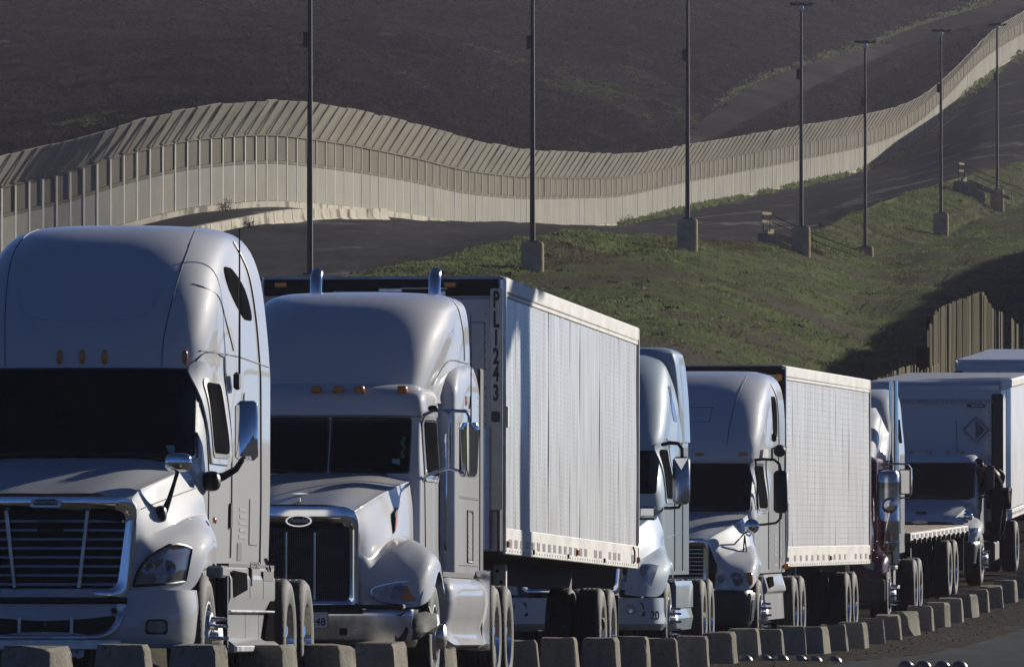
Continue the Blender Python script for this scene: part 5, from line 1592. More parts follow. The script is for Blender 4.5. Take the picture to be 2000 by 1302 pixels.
# ------------------------------------------------------------------ third truck: pale blue, half hidden by the ribbed trailer
def truck_three():
    loc, rot = place(1112, 127.5, 5.2, .006)
    t = thing('semi_truck', 'pale metallic blue semi truck half hidden behind the ribbed trailer', 'truck', loc, rot, 'semi trucks in the queue')
    S = 'blue_paint'
    B = Body([(1.10,2.2,6.1,1.00,.5,4,1.03),(1.9,2.0,6.1,.99,.7,3.4,1.03),(2.1,1.95,6.1,.98,.75,3.2,1.03),(2.66,2.45,6.1,.93,.8,3.2,1.02),(2.78,2.52,6.1,.94,.8,3.2,1.02),(3.1,2.85,4.9,.95,.9,3.0,1.0),(3.45,3.25,4.9,.93,1.0,2.8,.97),(3.7,3.6,4.9,.87,1.0,2.7,.91),(3.84,3.9,4.9,.78,.9,2.6,.82),(3.90,4.2,4.9,.62,.6,2.5,.66)], ls=1.0)
    B.mesh([1.10,1.4,1.7,1.9,2.1,2.3,2.5,2.66,2.72,2.78,2.9,3.0,3.1,3.2,3.3,3.45,3.55,3.63,3.7,3.75,3.8,3.84,3.87,3.89,3.90]).build('cab', MATS[S], t, ang=45)
    Fx = Body([(2.80,4.95,6.2,1.02,.12,4,1.04),(3.3,4.75,6.2,1.00,.16,4,1.02),(3.75,4.65,6.2,.97,.2,4,.98),(3.93,4.65,6.2,.93,.25,3.5,.94),(3.99,4.75,6.15,.86,.3,3,.87),(4.01,4.9,6.0,.78,.3,3,.79)], ls=.4)
    Fx.mesh([2.80,3.0,3.3,3.5,3.75,3.85,3.93,3.97,3.99,4.0,4.01]).build('roof_fairing', MATS[S], t, ang=40)
    rows = [[(0,.15,1.60),(.40,.16,1.59),(.66,.22,1.52),(.70,.26,1.36),(.70,.28,1.22),(.69,.28,1.1),(.68,.28,.98),(.66,.28,.86)],
            [(0,.55,1.70),(.44,.55,1.69),(.70,.52,1.60),(.75,.48,1.40),(.79,.44,1.26),(.84,.42,1.14),(.87,.40,1.0),(.88,.36,.84)],
            [(0,1.05,1.82),(.50,1.05,1.81),(.78,1.0,1.70),(.86,.95,1.50),(.92,.88,1.36),(1.0,.80,1.24),(1.07,.76,1.08),(1.08,.72,.86)],
            [(0,1.60,1.92),(.55,1.60,1.91),(.86,1.56,1.80),(.95,1.50,1.60),(1.0,1.42,1.44),(1.08,1.30,1.34),(1.15,1.20,1.22),(1.16,1.12,1.12)],
            [(0,2.05,2.02),(.58,2.10,2.0),(.90,2.20,1.90),(.99,2.22,1.66),(1.01,2.20,1.48),(1.06,2.05,1.34),(1.14,1.92,1.22),(1.15,1.80,1.05)]]
    nose(rows).build('hood', MATS[S], t, ang=55)
    yf = lambda x, z: .16 + .08*abs(x/.7)**2.5
    outer = rrect(0, 0, .62, .66, .86, 1.55, .12); inner = rrect(0, 0, .55, .59, .93, 1.47, .09)
    frame_ring(outer, inner, yf, .03, .1).build('grille_surround', MATS['chrome'], t)
    MB().poly([Vector((x, .25, z)) for x, z in inner]).build('grille_backing', MATS['grille_black'], t)
    Bp = Body([(.42,.16,.9,1.10,.70,2.8,1.12),(.50,.06,.85,1.14,.75,2.8,1.16),(.58,.10,.85,1.13,.75,2.8,1.15),(.62,.10,.82,1.12,.74,2.8,1.15),(.82,.16,.82,1.11,.72,2.8,1.14)], ls=.1)
    Bp.mesh([.42,.46,.50,.54,.58,.62,.7,.76,.82]).build('bumper', MATS[S], t, ang=30)
    for sg in (1, -1):
        C = [[(.72,.32,.88),(.745,.34,1.0),(.79,.40,1.12),(.86,.52,1.24)],
             [(.84,.40,.87),(.87,.43,1.0),(.91,.52,1.12),(.97,.66,1.24)],
             [(.96,.54,.88),(.985,.58,1.0),(1.02,.68,1.12),(1.05,.84,1.22)]]
        g2 = net([[Vector((x*sg, y - .03, z)) for x, y, z in r] for r in C], 10, 10)
        hl = MB().grid(g2).build('headlight', MATS['lamp_glass'], t)
        MB().grid([[q + Vector((0,-.006,0)) for q in r[6:10]] for r in g2[1:6]]).build('lamp_shade', MATS['lens_dark'], hl)
        fo = [(x + .72*sg, z) for x, z in rrect(0, .68, .20, .17, -.085, .085, .03)]
        MB().poly([Vector((x, Bp.front(x, z).y - .006, z)) for x, z in fo]).build('fog_recess', MATS['steel_dark'], t)
        MB().lathe([(0,0),(.04,-.004),(.058,-.012),(.066,-.008),(.068,.02)], (.74*sg, Bp.front(.74, .68).y - .012, .685), 'y', 18).build('fog_lamp', MATS['lamp_glass'], t)
        front_panel(B, 'windshield', 'glass', t, .02 if sg > 0 else -.90, .90 if sg > 0 else -.02, 2.12, 2.66, off=.01, r=(.06,.1))
        side_panel(B, 'door_frame', S, t, 2.72, 3.55, 2.0, 2.76, sg, off=.015, r=(.2,.2))
        side_panel(B, 'side_window', 'smoked', t, 2.8, 3.45, 2.06, 2.68, sg, off=.024, r=(.25,.25))
        side_line(B, [(3.62,1.15),(3.62,2.0),(3.62,2.8)], .010, 'door_gap', 'ink_grey', t, sg)
        side_line(B, [(3.4,2.82),(3.8,2.80),(6.0,2.79)], .008, 'roof_gap', 'ink_grey', t, sg)
        side_line(B, [(4.95,1.15),(4.95,2.0),(4.95,2.8)], .014, 'extender_gap', 'ink_grey', t, sg)
        side_panel(B, 'roof_vent', 'lamp_glass', t, 4.1, 4.6, 3.05, 3.5, sg, off=.006, r=(.3,.3), taper=lambda z: (4.0 + (3.5 - z)*.4, 4.25 + (3.5 - z)*.6))
        side_line(B, [(2.75,1.55),(3.5,1.6),(5.0,1.62)], .006, 'swage_line', 'blue_paint', t, sg)
        # big dark mirror on black brackets
        MB().box((1.21*sg, 2.36, 2.285), (.215, .13, .60), .04).build('mirror', MATS['dull_chrome'], t, ang=50)
        MB().prism([(1.125*sg,2.565),(1.30*sg,2.565),(1.215*sg,2.42)], 2.288, 2.30, 'y').build('mirror_reflection', MATS['chrome'], t)  # chrome triangle laid on the mirror as its bright reflection
        MB().tube([(.95*sg,2.62,2.74),(1.05*sg,2.52,2.76),(1.17*sg,2.42,2.75),(1.22*sg,2.38,2.68),(1.22*sg,2.38,2.56)], .024, 7).build('mirror_bracket', MATS['black_plastic'], t)
        MB().tube([(.99*sg,2.45,1.94),(1.08*sg,2.42,1.94),(1.18*sg,2.38,1.95),(1.21*sg,2.38,2.02)], .02, 7).build('mirror_bracket', MATS['black_plastic'], t)
        MB().box((.89*sg, 1.0, 1.885), (.22, .12, .145), .03).build('hood_mirror', MATS['chrome'], t)
        MB().box((.86*sg, 1.03, 1.80), (.24, .08, .03), .01).build('hood_mirror_arm', MATS['black_plastic'], t)
        MB().box((1.04*sg, 1.85, 1.28), (.02, .05, .16), .01).build('fender_reflector', MATS['black_plastic'], t)
        mm = MB()
        mm.prism([(.75*sg,1.02),(1.10*sg,1.02),(1.12*sg,.96),(1.12*sg,.68),(.75*sg,.68)], 2.7, 5.6, 'y')
        mm.build('tank_fairing', MATS[S], t, ang=20)
        MB().prism([(.75*sg,.67),(1.10*sg,.67),(1.13*sg,.55),(1.10*sg,.40),(.75*sg,.38)], 2.7, 5.5, 'y').build('lower_fairing', MATS[S], t, ang=20)
        MB().box((1.05*sg, 2.66, .72), (.05, .06, .6), .02).build('splash_guard', MATS['black_plastic'], t)
    axle(t, 1.13, 1.28, 'steer', big_nuts=True)
    axle(t, 1.20, 6.5, 'dual'); axle(t, 1.20, 7.8, 'dual')
    chassis(t, .6, 8.5)
    text_mesh('bumper_number', '20', .15, MATS['ink_blue'], t, (1.03, Bp.front(1.03, .62).y - .02, .60), (math.pi/2, 0, .85), bold=.002)
    return t

# ------------------------------------------------------------------ fourth truck: white, round headlights
def truck_four():
    loc, rot = place(1312, 143.5, 6.3, .003)
    t = thing('semi_truck', 'white semi truck with round headlights and dark lower bumper', 'truck', loc, rot, 'semi trucks in the queue')
    S = 'white_paint'
    B = Body([(1.10,2.0,6.3,1.0,.5,4.5,1.05),(1.9,1.95,6.3,.98,.6,3.6,1.05),(2.0,1.92,6.3,.97,.62,3.4,1.05),(2.62,2.30,6.3,.94,.6,3.4,1.04),(2.70,2.26,6.3,.96,.65,3.3,1.04),(2.9,2.30,6.3,.99,.75,3.3,1.05),(3.2,2.55,6.3,1.01,.9,3.2,1.05),(3.5,2.9,6.25,1.01,1.1,3.1,1.04),(3.72,3.3,6.2,.98,1.2,3.0,1.01),(3.86,3.75,6.15,.93,1.3,2.9,.95),(3.94,4.2,6.0,.85,1.2,2.8,.87),(3.985,4.7,5.9,.70,1.0,2.6,.72)], ls=.9)
    B.mesh([1.10,1.4,1.7,1.9,2.0,2.2,2.4,2.62,2.66,2.70,2.8,2.9,3.0,3.1,3.2,3.3,3.4,3.5,3.58,3.65,3.72,3.78,3.83,3.87,3.91,3.94,3.965,3.98,3.985]).build('cab', MATS[S], t, ang=45)
    rows = [[(0,.16,1.60),(.30,.17,1.595),(.47,.20,1.56),(.53,.28,1.42),(.56,.32,1.32),(.60,.34,1.22),(.58,.34,1.05),(.56,.34,.88)],
            [(0,.50,1.70),(.34,.50,1.695),(.56,.48,1.64),(.62,.46,1.46),(.68,.44,1.34),(.76,.40,1.22),(.80,.36,1.05),(.80,.34,.88)],
            [(0,1.0,1.82),(.42,1.0,1.81),(.70,.98,1.74),(.77,.94,1.56),(.84,.88,1.42),(.94,.76,1.30),(1.02,.55,1.10),(1.03,.46,.88)],
            [(0,1.5,1.91),(.50,1.5,1.90),(.82,1.48,1.84),(.88,1.44,1.64),(.94,1.36,1.48),(1.04,1.20,1.38),(1.10,.98,1.24),(1.11,.80,1.0)],
            [(0,1.95,1.98),(.55,1.95,1.97),(.88,1.98,1.92),(.94,1.98,1.70),(.97,1.96,1.52),(1.04,1.85,1.36),(1.10,1.72,1.24),(1.11,1.55,1.14)]]
    nose(rows).build('hood', MATS[S], t, ang=55)
    yf = lambda x, z: .19 + .05*abs(x/.5)**2.5
    outer = rrect(0, 0, .49, .49, .98, 1.60, (.06,.06,.12,.12)); inner = rrect(0, 0, .42, .42, 1.02, 1.48, (.04,.04,.05,.05))
    frame_ring(outer, inner, yf, .035, .12).build('grille_surround', MATS['chrome'], t)
    MB().poly([Vector((x, .27, z)) for x, z in inner]).build('grille_backing', MATS['grille_black'], t)
    for k in range(8):
        MB().box((0, .23, 1.05 + .056*k), (.84, .05, .014), .004).build('grille_bar', MATS['dull_chrome'], t)
    Bp = Body([(.36,.22,.75,1.02,.55,3.4,1.08),(.42,.18,.75,1.06,.58,3.4,1.11),(.80,.16,.75,1.08,.58,3.4,1.12),(.87,.20,.75,1.06,.56,3.4,1.11)], ls=.1)
    Bp.mesh([.36,.39,.42,.5,.6,.7,.8,.84,.87]).build('bumper', MATS['black_plastic'], t, ang=35)
    for sg in (1, -1):
        patch(lambda u, v: Bp.side(u, v, sg), .46, .80, .45, .84, off=.012, r=(.15,.15), out=Vector((sg,-.5,0))).build('bumper_corner', MATS['steel_dark'], t)
        patch(lambda u, v: Bp.side(u, v, sg), .50, .70, .46, .74, off=.022, r=(.3,.3), out=Vector((sg,-.5,0))).build('corner_vent', MATS['lamp_glass'], t)
        for x, z, r in ((.66, 1.02, .072), (.87, 1.03, .085)):
            y = {.66: .365, .87: .385}[x]
            h = MB().lathe([(0,.03),(r*.2,.01),(r*.24,-.005),(r*.9,-.02),(r,-.03),(r*1.12,-.022),(r*1.15,.03)], (x*sg, y, z), 'y', 20).build('headlight', MATS['lamp_glass'], t)
            MB().lathe([(0,-.028),(r*.55,-.026),(r*.85,-.018),(r*.88,-.01)], (x*sg, y - .004, z), 'y', 18).build('headlight_lens', MATS['lens_dark'], h)
        blob((1.035*sg, .56, 1.03), (.10, .16, .19), 9, 3.4).build('turn_lamp', MATS['amber'], t)
        x0, x1 = (.0, .90) if sg > 0 else (-.90, .0)
        side_panel(B, 'door_frame', S, t, 2.5, 3.4, 1.95, 2.72, sg, off=.012, r=(.2,.2))
        side_panel(B, 'window_seal', 'black_plastic', t, 2.62, 3.32, 1.98, 2.66, sg, off=.020, r=(.25,.25))
        side_panel(B, 'side_window', 'smoked', t, 2.68, 3.26, 2.02, 2.62, sg, off=.026, r=(.25,.25))
        side_panel(B, 'roof_window', 'smoked', t, 4.0, 4.9, 3.02, 3.62, sg, off=.008, r=(.45,.6), taper=lambda z: (4.25 + .35*max(0, z-3.2), 4.95 - .1*(z - 3.0)))
        side_line(B, [(4.15,3.03),(4.95,3.03)], .006, 'roof_window_bar', 'rail_white', t, sg, off=.012)
        side_line(B, [(3.5,1.15),(3.5,2.0),(3.5,2.85)], .010, 'door_gap', 'ink_grey', t, sg)
        side_line(B, [(5.3,1.15),(5.3,2.0),(5.25,2.9),(5.1,3.5),(4.9,3.8)], .012, 'fairing_gap', 'ink_grey', t, sg)
        side_line(B, [(3.1,2.85),(3.6,2.85),(6.2,2.85)], .008, 'roof_gap', 'ink_grey', t, sg)
        side_panel(B, 'corner_pillar', 'rail_white', t, 3.0, 3.45, 2.72, 2.86, sg, off=.04, r=(.3,.3))
        for k in range(5): side_panel(B, 'door_lettering', 'ink_grey', t, 4.5, 4.95 - .05*(k % 2), 1.62 - .07*k, 1.65 - .07*k, sg, off=.004, r=(0,0), nu=2, nv=2)
        side_panel(B, 'locker_door', S, t, 5.4, 6.0, 1.3, 1.95, sg, off=.012, r=(.15,.1))
        MB().tube([(1.10*sg,5.9,1.25),(1.12*sg,5.9,1.6),(1.12*sg,5.9,2.1)], .018, 6).build('grab_handle', MATS['aluminium'], t)
        # mirrors
        MB().box((1.33*sg, 2.24, 2.25), (.20, .11, .60), .04).build('mirror', MATS['black_plastic'], t, ang=50)
        MB().tube([(.95*sg,2.45,2.70),(1.08*sg,2.36,2.71),(1.24*sg,2.28,2.70),(1.31*sg,2.26,2.64),(1.33*sg,2.26,2.54)], .02, 7).build('mirror_bracket', MATS['black_plastic'], t)
        MB().tube([(.97*sg,2.4,1.78),(1.1*sg,2.34,1.79),(1.26*sg,2.28,1.81),(1.33*sg,2.26,1.88),(1.34*sg,2.26,1.98)], .018, 7).build('mirror_bracket', MATS['black_plastic'], t)
        MB().tube([(.96*sg,2.42,2.70),(.985*sg,2.40,2.4),(.985*sg,2.40,2.0)], .014, 6).build('mirror_bracket', MATS['black_plastic'], t)
        MB().lathe([(0,-.06),(.05,-.055),(.085,-.035),(.105,0),(.098,.03),(0,.035)], (1.03*sg, 1.0, 1.765), 'y', 18).build('spot_mirror', MATS['chrome'], t)
        st = MB()
        st.tube([(.99*sg,1.0,1.70),(.92*sg,.98,1.66),(.80*sg,.92,1.52),(.66*sg,.8,1.40),(.56*sg,.62,1.37)], .012, 5)
        st.tube([(.93*sg,.98,1.64),(.91*sg,1.0,1.42),(.90*sg,1.0,1.33)], .011, 5); st.tube([(.93*sg,.98,1.64),(.95*sg,1.05,1.42),(.95*sg,1.05,1.34)], .011, 5)
        st.build('spot_mirror_stay', MATS['steel_dark'], t)
        mm = MB()
        mm.prism([(.75*sg,1.08),(1.06*sg,1.08),(1.12*sg,.88),(1.12*sg,.84),(1.08*sg,.80),(1.10*sg,.44),(.75*sg,.42)], 2.5, 5.6, 'y')
        mm.build('tank_fairing', MATS[S], t, ang=20)
        MB().prism([(2.7,.88),(3.6,.92),(3.4,1.05),(2.8,1.05)], 1.10*sg, 1.125*sg, 'x').build('step_recess', MATS['smoked'], t)
        MB().box((1.03*sg, 2.46, .75), (.06, .08, .64), .02).build('splash_guard', MATS['aluminium'], t)
    MB().lathe([(0,-.05),(.07,-.04),(.09,0),(.07,.05),(0,.06)], (1.27, 2.8, 2.83), 'y', 14).build('work_lamp', MATS['black_plastic'], t)
    MB().tube([(1.16,2.8,2.70),(1.16,2.8,2.86),(1.22,2.8,2.88)], .016, 6).build('work_lamp_arm', MATS['black_plastic'], t)
    MB().box((1.18, 2.9, 3.02), (.07, .07, .12), .02).build('lamp_bracket', MATS['black_plastic'], t)
    blob((1.10, 5.9, 1.18), (.10, .12, .09), 7).build('side_marker', MATS['amber'], t)
    front_panel(B, 'windshield_seal', 'black_plastic', t, -.93, .93, 1.965, 2.655, off=.004, r=(.05,.1), nu=24)
    w = front_panel(B, 'windshield', 'glass', t, -.90, .90, 1.985, 2.635, off=.012, r=(.05,.1), nu=24)
    for x in (.12, .72, -.48):
        front_panel(B, 'marker_light', 'amber', t, x - .0, x + .12, 2.755, 2.795, off=.02, r=(.1,.1), nu=4, nv=4)
    front_line(B, [(.56,2.9),(.58,3.2),(.62,3.5),(.66,3.75),(.68,3.92)], .005, 'roof_seam', 'ink_grey', t)
    front_line(B, [(-.40,3.27),(-.40,3.42),(-.35,3.45),(.27,3.45),(.30,3.42),(.29,3.27),(.24,3.24),(-.35,3.24),(-.40,3.27)], .004, 'roof_hatch', 'ink_grey', t)
    axle(t, 1.12, 1.28, 'steer')
    axle(t, 1.18, 6.6, 'dual'); axle(t, 1.18, 7.9, 'dual')
    chassis(t, .6, 8.4)
    return t

# ------------------------------------------------------------------ fifth truck: maroon with chrome stack, and its empty flatbed
def truck_five():
    loc, rot = place(1597, 169, 6.0, -.010)
    t = thing('semi_truck', 'maroon semi truck with tall chrome exhaust and air cleaner beside the dotted trailer', 'truck', loc, rot, 'semi trucks in the queue')
    S = 'maroon_paint'
    A = Body([(1.15,2.3,4.2,.84,.3,5,.86),(2.0,2.35,4.2,.83,.28,5,.86),(2.62,2.6,4.2,.80,.26,5,.84),(2.72,2.6,4.2,.80,.3,4,.83),(2.80,2.8,4.2,.70,.4,3.2,.74)], ls=.6)
    A.mesh([1.15,1.6,2.0,2.3,2.62,2.68,2.72,2.76,2.80]).build('cab', MATS[S], t, ang=45)
    W = Body([(1.15,4.2,6.4,.99,.2,4,1.0),(2.75,4.2,6.4,.99,.2,4,1.0),(2.8,4.15,6.4,.98,.5,3,1.0),(3.3,4.3,6.4,.93,.6,3,.96),(3.7,4.6,6.4,.88,.7,2.8,.92),(3.86,4.9,6.35,.80,.7,2.7,.84),(3.91,5.2,6.3,.66,.6,2.6,.7)], ls=.5)
    W.mesh([1.15,1.6,2.2,2.75,2.78,2.8,3.0,3.15,3.3,3.45,3.6,3.7,3.78,3.84,3.88,3.91]).build('sleeper', MATS['white_paint'], t, ang=45)
    D = Body([(2.72,2.75,4.4,.72,.6,2.8,.86),(3.1,3.05,4.4,.76,.9,2.7,.88),(3.4,3.5,4.5,.74,.9,2.6,.84),(3.6,3.95,4.6,.64,.7,2.5,.74)], ls=.5)
    D.mesh([2.72,2.85,3.0,3.1,3.2,3.3,3.4,3.48,3.54,3.6]).build('roof_fairing', MATS['white_paint'], t, ang=45)
    rows = [[(0,.2,1.62),(.28,.2,1.61),(.46,.22,1.56),(.50,.26,1.40),(.50,.28,1.2),(.52,.34,1.06),(.58,.40,.92),(.60,.42,.8)],
            [(0,.9,1.74),(.30,.9,1.73),(.54,.9,1.66),(.58,.9,1.45),(.60,.86,1.25),(.74,.62,1.14),(.86,.50,.96),(.88,.46,.78)],
            [(0,1.6,1.84),(.34,1.6,1.83),(.62,1.6,1.76),(.66,1.58,1.52),(.68,1.45,1.32),(.86,1.10,1.27),(1.06,.95,1.16),(1.08,.80,.92)],
            [(0,2.3,1.94),(.40,2.3,1.93),(.72,2.3,1.86),(.76,2.3,1.55),(.76,2.2,1.25),(.90,1.80,1.18),(1.06,1.70,1.06),(1.08,1.66,.86)]]
    nose(rows).build('hood', MATS[S], t, ang=55)
    outer = rrect(0, 0, .52, .50, .74, 1.62, .08); inner = rrect(0, 0, .44, .42, .80, 1.52, .06)
    frame_ring(outer, inner, lambda x, z: .20, .03, .1).build('grille_surround', MATS['chrome'], t)
    MB().poly([Vector((x, .27, z)) for x, z in inner]).build('grille_backing', MATS['grille_black'], t)
    MB().box((0, .05, .62), (2.2, .12, .38), .03).build('bumper', MATS['steel_dark'], t)
    for sg in (1, -1):
        MB().box((.76*sg, .52, 1.02), (.26, .12, .16), .03).build('headlight', MATS['lamp_glass'], t)
        x0, x1 = (.02, .72) if sg > 0 else (-.72, -.02)
        front_panel(A, 'windshield', 'glass', t, x0, x1, 2.05, 2.6, off=.01, r=(.05,.1))
        side_panel(A, 'side_window', 'smoked', t, 2.8, 3.6, 2.05, 2.58, sg, off=.01, r=(.2,.2))
        ac = MB().lathe([(0,1.22),(.10,1.24),(.14,1.30),(.185,1.36),(.185,1.72),(.19,1.74),(.185,1.76),(.185,2.36),(.19,2.38),(.185,2.40),(.185,2.50),(.15,2.56),(0,2.58)], (1.02*sg, 2.02, 0), 'z', 24).build('air_cleaner', MATS['dull_chrome'], t)
        MB().lathe([(.188,1.36),(.20,1.37),(.20,1.40),(.188,1.41)], (1.02*sg, 2.02, 0), 'z', 24).build('cleaner_band', MATS['dull_chrome'], ac)
        MB().tube([(.98*sg,3.95,1.0),(.98*sg,3.95,2.4),(.98*sg,3.95,4.06)], [.10,.085,.075], 16).build('exhaust_stack', MATS['chrome'], t)
        MB().tube([(.98*sg,3.93,1.5),(.98*sg,3.93,2.55)], .125, 16).build('stack_shield', MATS['dull_chrome'], t)
        side_line(W, [(4.7,2.80),(5.4,2.80),(6.3,2.80)], .01, 'roof_gap', 'ink_grey', t, sg)
        side_panel(W, 'roof_vent', 'smoked', t, 5.2, 5.9, 3.0, 3.4, sg, off=.006, r=(.2,.2))
        MB().box((1.28*sg, 2.3, 2.38), (.19, .08, .42), .02).build('mirror', MATS['chrome'], t)
        MB().tube([(.86*sg,2.6,2.66),(1.1*sg,2.4,2.68),(1.34*sg,2.32,2.67),(1.39*sg,2.32,2.60),(1.39*sg,2.32,2.2),(1.34*sg,2.32,2.12),(1.1*sg,2.4,2.10),(.86*sg,2.55,2.1)], .016, 6).build('mirror_frame', MATS['chrome'], t)
        MB().lathe([(0,-.08),(.09,-.06),(.13,0),(.11,.04),(0,.05)], (1.10*sg, 1.2, 2.0), 'y', 16).build('spot_mirror', MATS['dull_chrome'], t)
        MB().tube([(1.10*sg,1.2,1.92),(1.04*sg,1.2,1.6),(1.0*sg,1.25,1.32)], .012, 5).build('spot_mirror_stay', MATS['chrome'], t)
        MB().box((.95*sg, 2.9, .62), (.36, .7, .06), .01).build('step', MATS['aluminium'], t)
        MB().box((.95*sg, 2.9, .95), (.30, .6, .06), .01).build('step', MATS['aluminium'], t)
        MB().box((.93*sg, 2.95, .72), (.26, .6, .50), .02).build('battery_box', MATS['steel_dark'], t)
        MB().box((.94*sg, 1.0, .30 + .5), (.03, .05, .8)).build('flap_bar', MATS['steel_dark'], t)
    axle(t, 1.08, 1.3, 'steer')
    axle(t, 1.20, 6.2, 'dual'); axle(t, 1.20, 7.45, 'dual')
    chassis(t, .5, 8.2)
    MB().tube([(.60,.1,.85),(.66,.02,.6),(.60,.05,.38)], .02, 5).build('hanging_hose', MATS['black_plastic'], t)
    return t
def flatbed():
    d0 = 175.5; yaw = 7.2; hw = 1.27; L = 12.0
    Xr = 8.28 - math.sin(math.radians(yaw))*L
    loc = Vector((Xr - hw*math.cos(math.radians(yaw)), d0, -2.03))
    t = thing('flatbed_trailer', 'empty flatbed trailer with plank deck in front of the white box truck', 'trailer', loc, (math.atan(.0075), 0, -math.radians(yaw)), 'trailers behind the trucks')
    for k in range(11):
        MB().box((-hw + .06 + (2*hw - .12)*(k + .5)/11, L/2, 1.25), (.20, L, .05), .006).build('deck_plank', MATS['deck_wood'], t)
    for sg in (1, -1):
        MB().box((sg*(hw - .03), L/2, 1.20), (.06, L, .13), .01).build('side_rail', MATS['rail_white'], t)
        for k in range(14):
            MB().box((sg*(hw + .004), .5 + k*.85, 1.205), (.006, .40, .06)).build('reflector_tape', MATS['tape'], t)
        for k in range(12):
            MB().box((sg*(hw + .02), .6 + k, 1.13), (.05, .06, .08)).build('stake_pocket', MATS['steel_dark'], t)
        MB().box((sg*.9, L - .2, .75), (.6, .02, .6)).build('mud_flap', MATS['tyre'], t)
    MB().box((0, L, 1.19), (2*hw, .06, .16), .01).build('rear_bumper', MATS['rail_white'], t)
    MB().box((0, 0, 1.19), (2*hw, .06, .16), .01).build('front_edge', MATS['steel_dark'], t)
    chassis(t, .2, L - .2, 1.0, .5)
    for y in (8.6, 9.9): axle(t, 1.22, y, 'dual')
    for sg in (1, -1): MB().box((sg*.9, 3.6, .75), (.12, .12, .8)).build('landing_leg', MATS['steel_dark'], t)
    return t

